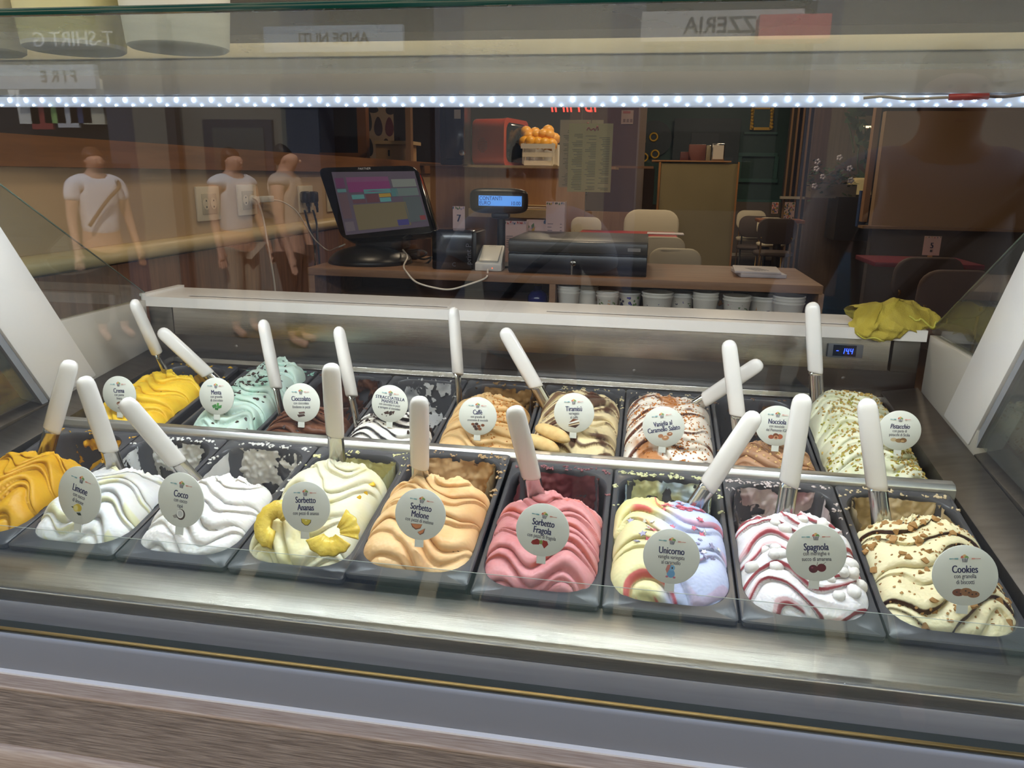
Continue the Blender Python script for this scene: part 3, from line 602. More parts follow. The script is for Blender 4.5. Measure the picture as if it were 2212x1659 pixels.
for key, row, i, ms, rs, words in FL:
    loc, rot = pan_place(row, i)
    front = 'front' if row == 'F' else 'back'
    po = setp(link('gelato_pan', PAN1 if row == 'F' else PAN2, None, loc, rot), 'dark grey pan in the %s row holding the %s gelato' % (front, NICE[key]), 'pan', 'grey pans of the %s row' % front)
    g = setp(link('gelato', mound(key, tone=T_[key], **ms), None, loc, rot), words, 'gelato', None); GEL_O[key] = g
    rd = random.Random(ms['seed'])
    rs = dict(rs); rs.setdefault('y0', max(.10, ms['y1'] - .02))
    link('residue', residue(row, ms['seed'] + 500, **rs), g)
    # dried smears on the rim behind
    L = .320 if row == 'F' else .358
    bm = bmesh.new()
    for _ in range({'unicorno': 40, 'spagnola': 34, 'cocco': 30, 'limone': 30, 'ananas': 16, 'melone': 22, 'fragola': 18, 'cookies': 18, 'caffe': 14, 'tiramisu': 14}.get(key, 7)):
        cx_, cy_ = (rd.uniform(-.072, .072), L - .012 + rd.gauss(0, .003)) if rd.random() < .7 else (rd.choice((-1, 1)) * rd.uniform(.0725, .079), rd.uniform(ms['y1'], L - .015))
        for _k in range(rd.randint(1, 5)):
            M = Matrix.Translation((max(-.08, min(.08, cx_ + rd.gauss(0, .0035))), min(L - .002, cy_ + rd.gauss(0, .0022)), .0003)) @ Matrix.Rotation(rd.uniform(0, 3), 4, 'Z') @ Matrix.Diagonal((rd.uniform(.001, .0042), rd.uniform(.0008, .0026), rd.uniform(.0005, .0022), 1))
            k0 = len(bm.verts); bmesh.ops.create_icosphere(bm, subdivisions=1, radius=1, matrix=M); bm.verts.ensure_lookup_table()
            for v in bm.verts[k0:]: v.co += Vector((rd.gauss(0, .0003), rd.gauss(0, .0003), rd.gauss(0, .0001)))
    me = bm_mesh('smears', bm, mat('smear_' + key, rs['c1'], .4), smooth=True); setp(link('smears', me, g), kind='stuff')

# ---- toppings
choc = mat('dark_chocolate', (44, 24, 18), .45); biscuit = mat('biscuit_brown', (176, 132, 78), .8, var=.4, vscale=200)
nut = mat('chopped_nut', (190, 158, 78), .7, var=.6, vscale=150, rgb2=(120, 84, 44)); nutg = mat('pistachio_nut', (172, 164, 66), .7, var=.5, vscale=150)
amber = mat('caramel_crumb', (190, 114, 28), .4, var=.4, vscale=200); mer = mat('meringue', (246, 242, 238), .6, bump=.3, bscale=300)
haz = mat('hazelnut_bits', (214, 176, 118), .7); pinkS = mat('pink_sprinkle', (226, 116, 136), .5); lilS = mat('lilac_sprinkle', (168, 164, 196), .5); whtS = mat('white_sprinkle', (238, 236, 232), .5)
chips = [chunk_me('chocolate_chip', choc, .0042, k, .5) for k in range(4)]
blob = lambda cs, sr, w: (lambda s, r: max(math.exp(-(((s - a) / w) ** 2 + ((r - b) / sr) ** 2)) for a, b in cs))
scatter(GEL_O['menta'], 'menta', 'chocolate_chip', chips, 150, 5, lambda s, r: blob([(-.1, .78), (-.3, .62), (-.5, .46), (.2, .7), (-.3, .86)], .13, .45)(s, r) + .05, sink=.5)
scatter(GEL_O['cioccolato'], 'cioccolato', 'chocolate_chip', chips, 26, 6, lambda s, r: .2 + r)
scatter(GEL_O['stracciatella'], 'stracciatella', 'chocolate_chip', chips, 60, 7, lambda s, r: max(0, r - .35))
scatter(GEL_O['caffe'], 'caffe', 'brittle_crumbs', [chunk_me('crumb', amber, .002, k) for k in range(3)], 130, 8, lambda s, r: blob([(.2, .8), (.35, .55), (.3, .4)], .2, .35)(s, r), stuff=True)
scatter(GEL_O['vaniglia'], 'vaniglia', 'caramel_crumbs', [chunk_me('crumb', amber, .0021, k) for k in range(3)], 650, 9, lambda s, r: blob([(-.1, .35), (.2, .6), (.1, .85), (.25, .25), (-.5, .75)], .17, .5)(s, r), stuff=True)
scatter(GEL_O['nocciola'], 'nocciola', 'hazelnut_crumbs', [chunk_me('crumb', haz, .0027, k) for k in range(3)], 90, 10, lambda s, r: blob([(0, .7), (.4, .5)], .3, .5)(s, r), stuff=True)
scatter(GEL_O['pistacchio'], 'pistacchio', 'nut_crumbs', [chunk_me('crumb', nut, .0029, k) for k in range(3)], 560, 11, lambda s, r: blob([(.2, .9), (-.2, .75), (.3, .6), (-.1, .45), (-.6, .25), (.6, .2), (.75, .35), (0, .97), (.7, .55)], .09, .45)(s, r), stuff=True)
scatter(GEL_O['pistacchio'], 'pistacchio', 'pistachio_crumbs', [chunk_me('crumb', nutg, .0028, k) for k in range(3)], 240, 12, lambda s, r: blob([(.1, .8), (.5, .3), (-.4, .5), (-.6, .22), (.7, .15)], .12, .45)(s, r), stuff=True)
scatter(GEL_O['cookies'], 'cookies', 'biscuit_piece', [chunk_me('biscuit_piece', biscuit, .0062, k, .75, 12) for k in range(4)], 70, 13, lambda s, r: blob([(.2, .45), (-.1, .9), (.3, .75), (-.45, .8), (.5, .3), (.1, .2), (.75, .4)], .11, .4)(s, r) + .04, sink=.4)
scatter(GEL_O['cookies'], 'cookies', 'biscuit_crumbs', [chunk_me('crumb', biscuit, .0022, k) for k in range(3)], 240, 14, lambda s, r: .25 + .4 * r, stuff=True)
scatter(GEL_O['spagnola'], 'spagnola', 'meringue_piece', [ball_me('meringue_piece', mer, .0085, .0075, .0065, 2, .12, k) for k in range(4)], 44, 15, lambda s, r: blob([(.1, .9), (.35, .45), (.2, .62), (.7, .4), (.5, .3), (-.3, .5)], .1, .28)(s, r), sink=1.0)
def star_me(m):
    bm = bmesh.new(); n = 10
    for z in (0, .0012): [bm.verts.new((math.cos(PI * k / 5) * (.0055 if k % 2 == 0 else .0026), math.sin(PI * k / 5) * (.0055 if k % 2 == 0 else .0026), z)) for k in range(n)]
    bm.verts.ensure_lookup_table(); v = bm.verts
    bm.faces.new([v[k] for k in range(n)][::-1]); bm.faces.new([v[n + k] for k in range(n)])
    for k in range(n): bm.faces.new((v[k], v[(k + 1) % n], v[n + (k + 1) % n], v[n + k]))
    return bm_mesh('star_sprinkle', bm, m)
scatter(GEL_O['unicorno'], 'unicorno', 'star_sprinkle', [star_me(pinkS), star_me(pinkS), star_me(lilS), star_me(whtS)], 44, 16, lambda s, r: blob([(-.5, .85), (0, .75), (.5, .45), (.6, .7), (-.3, .55), (.2, .9)], .15, .35)(s, r), sink=.6, size=.85)
scatter(GEL_O['ananas'], 'ananas', 'pineapple_bit', [chunk_me('pineapple_bit', mat('pineapple_bit', (236, 190, 40), .3), .0065, k) for k in range(2)], 3, 17, lambda s, r: 1 if s > .5 and r > .6 else 0)
WV = {}
for key, row, i, ms, rs, words in FL:
    loc, rot = pan_place(row, i); X, Y, Z = HEIGHT[key]; c_, s_ = math.cos(rot[0]), math.sin(rot[0])
    WV[key] = np.stack([X + loc.x, Y * c_ - Z * s_ + loc.y, Y * s_ + Z * c_ + loc.z], -1).reshape(-1, 3)
def pick(key, u, v, rad=14):
    """the point of a mound seen at a photograph pixel"""
    d = WV[key] - np.array(CAM); R3 = np.array([r_, f_, u_]); q = d @ R3.T
    px = 1106 + FPX * q[:, 0] / q[:, 1]; py = 829.5 - FPX * q[:, 2] / q[:, 1]; e = np.hypot(px - u, py - v)
    ok = np.where(e < max(rad, e.min() + 2))[0]; j = ok[q[ok, 1].argmin()]; return Vector(WV[key][j])
# ---- pineapple slices and ladyfingers lie on the gelato
pine_m = mat('pineapple_flesh', (238, 210, 84), .3, var=.5, vscale=70, vstretch=(1, 1, 1), rgb2=(216, 172, 40), bump=.5, bscale=160, sss=.2)
def arc_slice(a0, a1, seed):
    rd = random.Random(seed); bm = bmesh.new(); n = 22; R = []
    for k in range(n + 1):
        a = a0 + (a1 - a0) * k / n; ro = .0335 * (1 + .03 * math.sin(a * 13) + rd.uniform(-.012, .012)); ri = .0085 * (1 + rd.uniform(-.08, .08)); zz = .0012 * math.sin(a * 17)
        R.append([bm.verts.new((math.cos(a) * r, math.sin(a) * r, z)) for r, z in ((ri, 0), (ri, .0062), ((ri + ro) / 2, .0072 + zz * .5), (ro * .96, .0066 + zz * .5), (ro, .0045), (ro * .99, 0))])
    for k in range(n):
        for j in range(6): bm.faces.new((R[k][j], R[k][(j + 1) % 6], R[k + 1][(j + 1) % 6], R[k + 1][j]))
    bm.faces.new(R[0][::-1]); bm.faces.new(R[-1])
    return bm_mesh('pineapple_slice', bm, pine_m, smooth=True)
for (u, v), (ou, ov), a0, a1, tx, tz, off, lab in (((599, 1133), (599, 1133), .7, 4.9, 52, -14, -.002, 'half ring of pineapple at the left of the pale cream sorbet'),
        ((716, 1168), (716, 1150), 3.55, 5.75, 46, 8, .012, 'curved pineapple piece lying across the front of the pale cream sorbet'), ((725, 1150), (722, 1152), -.30, 1.1, 58, 16, .016, 'short pineapple piece standing at the right of the pale cream sorbet')):
    p = pick('ananas', u, v); dist = (p - CAM).length; p = at(ou, ov, y=p.y - off)
    setp(link('pineapple_slice', arc_slice(a0, a1, int(u)), None, p, (math.radians(tx), 0, math.radians(tz))), lab, 'pineapple', 'pineapple pieces on the sorbet')
lady = mat('ladyfinger', (222, 192, 134), .7, var=.5, vscale=60, rgb2=(188, 138, 68), bump=.5, bscale=120)
def lady_me():
    bm = bmesh.new(); bmesh.ops.create_uvsphere(bm, u_segments=20, v_segments=12, radius=1)
    for v in bm.verts:
        x, y, z = v.co; k = abs(x) ** .5 * (1 if x > 0 else -1)
        v.co = Vector((x * .022 + k * .018, y * .0145 * (1 + .05 * math.sin(x * 6)), z * .0135 if z > 0 else z * .009))
    return bm_mesh('ladyfinger', bm, lady, smooth=True)
LM = lady_me()
for (ua, va), (ub, vb), h, lab in (((1165, 925), (1222, 950), .012, 'ladyfinger biscuit lying on top of the other by the tiramisu tag'), ((1148, 952), (1188, 968), .008, 'lower ladyfinger biscuit at the front left of the cocoa dusted gelato')):
    a, b = pick('tiramisu', ua, va), pick('tiramisu', ub, vb); a = at(ua, va, y=a.y - h); b = at(ub, vb, y=b.y - h); d = (b - a)
    o = setp(link('ladyfinger', LM, None, (a + b) / 2, d.to_track_quat('X', 'Z').to_euler()), lab, 'biscuit', 'ladyfingers on the gelato')

# ================================================================ spatulas
def spatula(key, B, T, HB, wide, label):
    """white moulded grip on a steel blade; B blade entry, HB grip's lower end, T grip's upper end"""
    B, T, HB = Vector(B), Vector(T), Vector(HB); ax = (T - B).normalized(); view = (CAM - T).normalized()
    xa = ax.cross(view).normalized()
    if not wide: xa = (xa * .42 + ax.cross(xa).normalized() * .9).normalized()
    ya = ax.cross(xa); M = Matrix((xa, ya, ax)).transposed().to_4x4(); M.translation = HB
    root = thing('gelato_spatula', label, 'spatula', (0, 0, 0), (0, 0, 0), 'white handled gelato spatulas'); root.matrix_world = M
    ln = (T - HB).length; n = 28; bm = bmesh.new(); rings = []
    rx, ry = .0142, .0098
    for z, k in ((-.002, .86), (0, .96), (.004, 1), (ln * .5, 1.02), (ln - .016, .98), (ln - .009, .9), (ln - .004, .70), (ln - .001, .38), (ln, .05)):
        ring = []
        for j in range(n):
            a = 2 * PI * j / n; c, s = math.cos(a), math.sin(a)
            ex = abs(c) ** .8 * (1 if c > 0 else -1); ey = abs(s) ** .8 * (1 if s > 0 else -1)
            nk = 1 - .22 * math.exp(-((c - 1) / .02) ** 2) * (1 if k > .6 else 0)      # moulding groove along one edge
            ring.append(bm.verts.new((ex * rx * k * nk, ey * ry * k, z - .5 * ex * rx * (1 if z < .001 else 0) * .5)))
        rings.append(ring)
    for q in range(len(rings) - 1):
        for j in range(n): bm.faces.new((rings[q][j], rings[q][(j + 1) % n], rings[q + 1][(j + 1) % n], rings[q + 1][j]))
    bm.faces.new(rings[0][::-1]); bm.faces.new(rings[-1])
    link('handle', bm_mesh('handle', bm, handle_m, smooth=True), root)
    bl = (HB - B).length + .045; bm = bmesh.new(); rows = []
    for k in range(9):
        z = .006 - (bl + .006) * k / 8; wd = .0124 + .003 * max(0, k - 3) / 5; rows.append([])
        for sgn in (1, -1):
            for j in range(7):
                q = -1 + j / 3; q = q * sgn
                rows[-1].append(bm.verts.new((q * wd, -.0035 + .0045 * q * q + sgn * .0007, z)))
    for k in range(8):
        for j in range(14): bm.faces.new((rows[k][j], rows[k][(j + 1) % 14], rows[k + 1][(j + 1) % 14], rows[k + 1][j]))
    bm.faces.new(rows[0]); bm.faces.new(rows[-1][::-1])
    link('blade', bm_mesh('blade', bm, blade_m, smooth=True), root)
SPAT = [
('mango', (-0.0988, 0.1964, 0.9927), (-0.0303, 0.2076, 1.1648), (-0.0768, 0.2000, 1.0479), True, 'white spatula standing in the orange yellow mango gelato'),
('limone', (0.0547, 0.1689, 1.0027), (0.0430, 0.1402, 1.1596), (0.0522, 0.1628, 1.0361), True, 'white spatula standing in the lemon gelato'),
('cocco', (0.1895, 0.1636, 0.9966), (0.1310, 0.1059, 1.1398), (0.1756, 0.1499, 1.0305), True, 'white spatula leaning left over the coconut gelato'),
('ananas', (0.4011, 0.2259, 1.0136), (0.4205, 0.1748, 1.1923), (0.4074, 0.2092, 1.0718), True, 'upright white spatula in the pineapple sorbet'),
('melone', (0.5477, 0.1858, 1.0059), (0.5659, 0.1290, 1.1644), (0.5523, 0.1712, 1.0465), True, 'upright white spatula in the orange melon sorbet'),
('fragola', (0.7252, 0.1812, 1.0050), (0.6991, 0.1162, 1.1630), (0.7181, 0.1636, 1.0478), True, 'white spatula in the pink strawberry sorbet'),
('unicorno', (0.9440, 0.2081, 0.9898), (1.0269, 0.2320, 1.1422), (0.9667, 0.2146, 1.0316), True, 'white spatula leaning right out of the cream and blue gelato'),
('spagnola', (1.0706, 0.1931, 0.9971), (1.0849, 0.2279, 1.1740), (1.0749, 0.2034, 1.0497), True, 'thick white spatula in the red rippled white gelato'),
('cookies', (1.2042, 0.2113, 1.0006), (1.1722, 0.2461, 1.1678), (1.1954, 0.2209, 1.0465), True, 'white spatula in the biscuit gelato'),
('crema', (-0.1119, 0.5750, 1.0278), (-0.1202, 0.4964, 1.2133), (-0.1150, 0.5456, 1.0974), False, 'thin seen white spatula in the yellow custard gelato'),
('menta', (-0.0115, 0.5958, 1.0213), (-0.1090, 0.5525, 1.1454), (-0.0314, 0.5870, 1.0467), True, 'white spatula lying low across the back left corner'),
('cioccolato', (0.1802, 0.4867, 1.0023), (0.1474, 0.4988, 1.1867), (0.1708, 0.4902, 1.0555), False, 'narrow white spatula between mint and chocolate gelato'),
('stracc', (0.3506, 0.4506, 0.9960), (0.3128, 0.4648, 1.1874), (0.3379, 0.4553, 1.0602), False, 'white spatula between chocolate and stracciatella gelato'),
('caffe', (0.5139, 0.5796, 1.0185), (0.4958, 0.5996, 1.2092), (0.5082, 0.5859, 1.0791), False, 'narrow upright white spatula in the coffee gelato'),
('tiramisu', (0.6908, 0.5618, 1.0306), (0.6009, 0.5692, 1.1778), (0.6673, 0.5637, 1.0692), True, 'white spatula leaning left out of the cocoa dusted gelato'),
('nocciola', (1.0460, 0.4861, 1.0022), (1.0111, 0.5188, 1.1862), (1.0356, 0.4958, 1.0567), True, 'white spatula upright in the hazelnut pan, crossing another'),
('vaniglia', (0.9609, 0.5791, 1.0387), (1.0754, 0.5483, 1.1429), (0.9840, 0.5729, 1.0597), True, 'white spatula leaning right behind another in the caramel gelato'),
('pistacchio', (1.1949, 0.6235, 1.0465), (1.1698, 0.6482, 1.2396), (1.1866, 0.6317, 1.1107), True, 'tall upright white spatula at the back of the pistachio gelato'),
]
for a in SPAT: spatula(*a)
# the thin drip hanging from the coconut tag
# ================================================================ flavour tags
red_p, grn_p, org_p, teal_p, salm_p = (mat(n, c, .5) for n, c in (('print_red', (206, 96, 78)), ('print_green', (122, 166, 96)), ('print_peach', (232, 190, 130)), ('print_teal', (130, 178, 186)), ('print_salmon', (222, 150, 136))))
def pm(r, g, b): return mat('print_%d_%d_%d' % (r, g, b), (r, g, b), .5)
dk = pm(52, 58, 84); wht = pm(238, 238, 234)
EMB = art_me('emblem', [('c', -.055, .60, .062, .062, red_p), ('c', .0, .645, .058, .058, org_p), ('c', .058, .595, .062, .062, grn_p), ('p', [(-.10, .585), (.10, .585), (.07, .44), (-.07, .44)], wht),
    *[('p', [(x - .012, .58), (x + .012, .58), (x * .72 + .010, .445), (x * .72 - .010, .445)], dk) for x in (-.075, -.025, .025, .075)],
    ('p', [(-.47, .585), (-.31, .572), (-.31, .562), (-.47, .545)], teal_p), ('p', [(-.31, .59), (-.20, .592), (-.20, .54), (-.31, .545)], teal_p),
    ('p', [(.20, .59), (.30, .586), (.30, .548), (.20, .544)], salm_p), ('p', [(.30, .574), (.47, .578), (.47, .556), (.30, .56)], salm_p)])
br, dbr, cr = pm(120, 70, 44), pm(62, 40, 34), pm(226, 206, 170)
PIC = D(
 limone=[('p', [(-.30, -.5), (-.16, -.44), (-.10, -.52)], pm(60, 74, 40)), ('c', .06, -.42, .17, .14, pm(214, 186, 50)), ('c', -.04, -.47, .13, .13, pm(230, 206, 90)), ('c', -.04, -.47, .095, .095, pm(238, 226, 150)), ('p', [(.02, -.62), (.2, -.56), (.28, -.64), (.14, -.68)], pm(44, 54, 38))],
 cocco=[('c', .06, -.52, .20, .21, pm(60, 40, 34)), ('c', .03, -.50, .16, .17, wht), ('c', .03, -.50, .11, .12, pm(206, 206, 204)), ('p', [(-.3, -.62), (-.14, -.55), (-.08, -.66), (-.22, -.70)], pm(150, 146, 140))],
 ananas=[('p', [(-.22, -.46), (.22, -.50), (.20, -.62), (.08, -.74), (-.06, -.74), (-.20, -.62)], pm(90, 80, 40)), ('p', [(-.20, -.46), (.20, -.50), (.17, -.61), (.06, -.71), (-.05, -.71), (-.17, -.61)], pm(206, 186, 60)), ('c', .0, -.53, .05, .03, pm(230, 220, 140))],
 melone=[('p', [(-.34, -.40), (.14, -.36), (.08, -.54), (-.10, -.62), (-.26, -.54)], br), ('p', [(-.30, -.41), (.13, -.37), (.06, -.51), (-.10, -.57), (-.24, -.50)], pm(206, 130, 80)), ('p', [(-.02, -.70), (.28, -.50), (.24, -.70), (.10, -.80)], br), ('p', [(.0, -.70), (.25, -.53), (.21, -.68), (.09, -.76)], pm(212, 136, 88))],
 fragola=[('p', [(-.34, -.44), (-.16, -.34), (.0, -.42), (-.06, -.56), (-.30, -.60), (-.38, -.54)], pm(140, 40, 36)), ('p', [(.06, -.36), (.24, -.38), (.30, -.50), (.16, -.68), (.06, -.54)], pm(156, 50, 42)), ('p', [(-.06, -.40), (.02, -.36), (.08, -.44), (.04, -.54), (-.04, -.52)], pm(130, 146, 70))],
 unicorno=[('c', .02, -.62, .15, .16, pm(112, 164, 206)), ('c', .04, -.40, .12, .12, pm(128, 178, 216)), ('p', [(-.12, -.30), (.0, -.28), (-.04, -.46), (-.12, -.62), (-.18, -.48)], pm(196, 130, 120)), ('p', [(.02, -.29), (.08, -.29), (.05, -.18)], cr), ('c', .06, -.40, .025, .035, dbr), ('c', -.12, -.74, .05, .04, pm(196, 120, 140)), ('c', .15, -.75, .05, .04, pm(196, 120, 140))],
 spagnola=[('c', -.12, -.56, .16, .15, pm(84, 20, 34)), ('c', .16, -.52, .16, .15, pm(96, 22, 38)), ('p', [(-.01, -.44), (.01, -.44), (.04, -.30), (.03, -.30)], pm(80, 70, 50)), ('p', [(.19, -.40), (.21, -.40), (.32, -.32), (.31, -.31)], pm(80, 70, 50)), ('c', -.16, -.51, .04, .03, pm(150, 80, 90))],
 cookies=[('c', -.22, -.56, .20, .13, br), ('c', .02, -.54, .20, .14, pm(150, 104, 66)), ('c', .24, -.62, .20, .12, pm(140, 96, 60)), *[('c', x, y, .03, .025, dbr) for x, y in ((-.28, -.54), (-.16, -.6), (.0, -.5), (.1, -.56), (.2, -.62), (.32, -.6))]],
 crema=[('c', .0, -.5, .2, .12, br), ('p', [(-.16, -.5), (.16, -.5), (.06, -.7), (-.06, -.7)], pm(190, 180, 170)), ('c', .0, -.74, .16, .05, pm(150, 140, 136))],
 menta=[('p', [(-.30, -.5), (-.06, -.40), (-.02, -.56), (-.24, -.66)], pm(66, 130, 70)), ('p', [(.02, -.34), (.14, -.36), (.10, -.58), (-.04, -.58)], pm(90, 160, 84)), ('p', [(.06, -.52), (.30, -.46), (.26, -.62), (.04, -.68)], pm(70, 140, 74)), ('p', [(-.14, -.6), (.08, -.6), (.06, -.76), (-.12, -.74)], pm(56, 116, 62))],
 cioccolato=[('p', [(-.26, -.62), (.14, -.58), (.20, -.68), (-.18, -.76)], dbr), ('p', [(-.18, -.48), (.16, -.44), (.20, -.54), (-.14, -.58)], pm(80, 54, 50)), ('p', [(-.14, -.49), (.12, -.46), (.14, -.50), (-.12, -.53)], pm(130, 100, 94))],
 stracciatella=[('p', [(-.30, -.5), (-.04, -.38), (.02, -.56), (-.22, -.6)], dbr), ('p', [(.0, -.44), (.14, -.36), (.20, -.56), (.04, -.66)], pm(44, 34, 32)), ('p', [(.14, -.40), (.34, -.34), (.26, -.56)], dbr), ('p', [(-.44, -.62), (-.34, -.58), (-.36, -.68)], dbr), ('p', [(-.16, -.66), (-.08, -.64), (-.12, -.72)], dbr)],
 caffe=[('c', x, y, .10, .075, c) for x, y, c in ((-.26, -.42, br), (-.06, -.40, dbr), (.28, -.46, br), (-.16, -.54, dbr), (.06, -.52, br), (-.08, -.66, dbr), (.12, -.66, br))],
 tiramisu=[('p', [(-.34, -.66), (.30, -.56), (.06, -.76)], dbr), ('p', [(-.30, -.56), (.26, -.40), (.28, -.54), (-.28, -.66)], cr), ('p', [(-.28, -.50), (.24, -.32), (.26, -.42), (-.30, -.56)], wht), ('p', [(-.28, -.49), (-.06, -.28), (.24, -.32)], br), ('p', [(-.29, -.57), (.26, -.44), (.26, -.47), (-.29, -.60)], dbr)],
 vaniglia=[('c', -.2, -.42, .13, .10, pm(176, 120, 84)), ('c', .26, -.38, .14, .10, pm(166, 108, 72)), ('c', .02, -.55, .18, .12, pm(186, 134, 92)), ('c', .02, -.52, .08, .04, pm(224, 190, 160)), ('c', .28, -.36, .06, .03, pm(222, 188, 160))],
 nocciola=[('c', -.24, -.56, .14, .11, pm(160, 84, 56)), ('c', .18, -.52, .15, .13, pm(176, 96, 64)), ('c', -.02, -.48, .14, .13, br), ('c', .0, -.57, .12, .10, pm(206, 150, 110)), ('c', .0, -.57, .06, .06, br)],
 pistacchio=[('c', -.26, -.46, .16, .10, pm(196, 176, 140)), ('c', .0, -.5, .18, .11, pm(150, 120, 84)), ('c', .2, -.48, .17, .13, pm(122, 90, 60)), ('c', .16, -.52, .09, .05, pm(186, 156, 110))])
TAGS = [  # key, row, pixel centre, width px, title, subtitle, roll degrees, title size, dims, yaw
 ('limone', 'F', 172, 1070, 92, 'Limone', 'con succo\ndi limone', -9, .25, 1, -12), ('cocco', 'F', 391, 1080, 99, 'Cocco', 'con cocco\nrapè', -2, .25, 1, -8),
 ('ananas', 'F', 661, 1095, 104, 'Sorbetto\nAnanas', 'con pezzi di ananas', 4, .25, 1, 0), ('melone', 'F', 908, 1111, 109, 'Sorbetto\nMelone', 'con pezzi di melone', -5, .25, 1, 0),
 ('fragola', 'F', 1172, 1145, 115, 'Sorbetto\nFragola', 'con pezzi di fragola', -5, .25, 1, 0), ('unicorno', 'F', 1450, 1202, 123, 'Unicorno', 'vaniglia variegata\nal caramello', 0, .25, 1, 0),
 ('spagnola', 'F', 1763, 1194, 131, 'Spagnola', 'con meringhe e\nsucco di amarena', 6, .25, 1, 0), ('cookies', 'F', 2084, 1243, 143, 'Cookies', 'con granella\ndi biscotti', 6, .25, 1, 0),
 ('crema', 'B', 258, 852, 72, 'Crema', 'con panna\nfresca', 3, .25, 1, 0), ('menta', 'B', 468, 856, 75, 'Menta', 'con granella\ndi cioccolato', 3, .25, 1, 0),
 ('cioccolato', 'B', 651, 870, 80, 'Cioccolato', 'con cioccolato\nfondente in pezzi', 3, .25, 1, 0), ('stracciatella', 'B', 842, 872, 78, 'STRACCIATELLA\nMAIVISTA', 'con cioccolato in pezzi\ne variegato al cioccolato', -4, .17, 1, 0),
 ('caffe', 'B', 1032, 899, 82, 'Caffè', 'con granella di\ncroccante di nocciola', 2, .25, 1, 0), ('tiramisu', 'B', 1240, 892, 87, 'Tiramisù', 'variegato\nal caffè', 4, .25, 1, 0),
 ('vaniglia', 'B', 1433, 922, 91, 'Vaniglia al\nCaramello Salato', '', 12, .24, 1, 0), ('nocciola', 'B', 1678, 920, 92, 'Nocciola', 'con nocciole\ndel Piemonte IGP', 0, .25, 1, 0),
 ('pistacchio', 'B', 1943, 930, 93, 'Pistacchio', 'con pasta di\npistacchi di Sicilia', 2, .24, 1, 0)]
def project(p):
    d = Vector(p) - CAM; return 1106 + FPX * d.dot(r_) / d.dot(f_)
def disc_me(R):
    return lathe_me('disc', [(0, -.0009), (R - .0006, -.0009), (R, -.0005), (R, .0005), (R - .0006, .0009), (0, .0009)], tag_m, 48)
for key, row, u, v, wpx, title, sub, roll, ts, _, yaw in TAGS:
    st_ = pick(key, u + 3, v + wpx * (.60 if row == 'F' else .56)); c = at(u, v, y=st_.y + (.007 if key != 'ananas' else -.008))
    R = .036
    for _i in range(4):
        e = Vector((math.cos(math.radians(yaw)), math.sin(math.radians(yaw)), 0)) * R
        R *= wpx / abs(project(c + e) - project(c - e))
    words = title.replace('\n', ' ')
    t = thing('flavour_tag', 'round white flavour tag reading %s stuck in the %s gelato' % (words, NICE[key]), 'tag', c, (PI / 2 - math.radians(12 if row == 'F' else 8), 0, math.radians(yaw)), 'round flavour tags')
    link('disc', disc_me(R), t)
    bm = bmesh.new(); abox(bm, -R * .17, R * .17, -R * 1.27, -R * .93, -.0007, .0007); link('stem', bm_mesh('stem', bm, tag_m), t)
    z = .00095; rl = math.radians(roll)
    def sc(o, k): o.scale = (k, k, 1); return o
    sc(link('emblem', EMB, t, (0, 0, z), (0, 0, rl)), R)
    two = '\n' in title
    ty = .20 if not two else .12
    ty2 = -.12 if not two else -.25
    if key == 'stracciatella': ty, ty2 = .20, -.15
    if key == 'vaniglia': ty = .02
    caps = key == 'stracciatella'
    rot = Matrix.Rotation(rl, 3, 'Z')
    me = text_me(title, ts * 1.42, navy, bold=.022, cond=.9 if caps else .66, shear=.25 if key == 'pistacchio' else 0, ext=.00012, line=.82)
    o = link('title_lettering', me, t, rot @ Vector((0, ty * R, z)), (0, 0, rl)); sc(o, R)
    if sub:
        me = text_me(sub, .205 if len(sub) < 36 else .185, ink, bold=.006, cond=.68, ext=.00012, line=.95)
        o = link('subtitle_lettering', me, t, rot @ Vector((0, ty2 * R, z)), (0, 0, rl)); sc(o, R)
    pic = art_me('picture', PIC[key], s=1.0); o = link('picture', pic, t, (0, -.02 * R, z), (0, 0, rl)); sc(o, R * .96)

# ================================================================ towel on the shelf
def towel():
    """cloth bunched into a loose roll: a closed section swept along x with ridged folds and a flap over the shelf's edge"""
    NU, NV = 150, 120
    U, V = np.meshgrid(np.linspace(-1, 1, NU), np.linspace(0, 1, NV)); A = V * 2 * PI
    ca, sa = np.cos(A), np.sin(A)
    ridg = lambda x, y, sd: 1 - 2 * np.abs(fbm(x, y, sd, 2))
    f1 = ridg(U * 1.6 + ca * .9 + .5, sa * 1.1 + U * .9, 3); f2 = ridg(U * 3.0 - sa * 1.3, ca * 1.6 + 4 + U, 12)
    rad = .021 + .009 * f1 + .0045 * f2
    rad = rad * (1 - .45 * np.abs(U) ** 4)
    X = U * .086 + .010 * np.sin(A * 2 + U * 2) * (np.abs(U) > .0) + .006 * f2
    Y = ca * rad * 1.7 - .012 + .010 * np.sin(U * 2.6)
    Z = sa * rad * 1.0 + .024 + .004 * np.sin(U * 4 + 1)
    over = np.clip((-Y - .030) / .03, 0, 1); Z = Z - over * .026
    Z += .0009 * fbm(U * 70, V * 90, 17, 2)
    Vv = np.stack([X, Y, np.where(Y > -.042, np.maximum(Z, .001), Z)], -1)
    C = np.ones(Vv.shape) * lin((186, 168, 66)); C = mixc(C, lin((158, 140, 44)), sst(-.2, .5, fbm(U * 5, V * 6, 2, 3)))
    return Vv, C
tw = bpy.data.materials.new('towel_cloth'); tw.use_nodes = True; _n = tw.node_tree.nodes; _l = tw.node_tree.links
_c = _n.new('ShaderNodeVertexColor'); _c.layer_name = 'tone'; _l.new(_c.outputs[0], _n['Principled BSDF'].inputs['Base Color']); _n['Principled BSDF'].inputs['Roughness'].default_value = .95
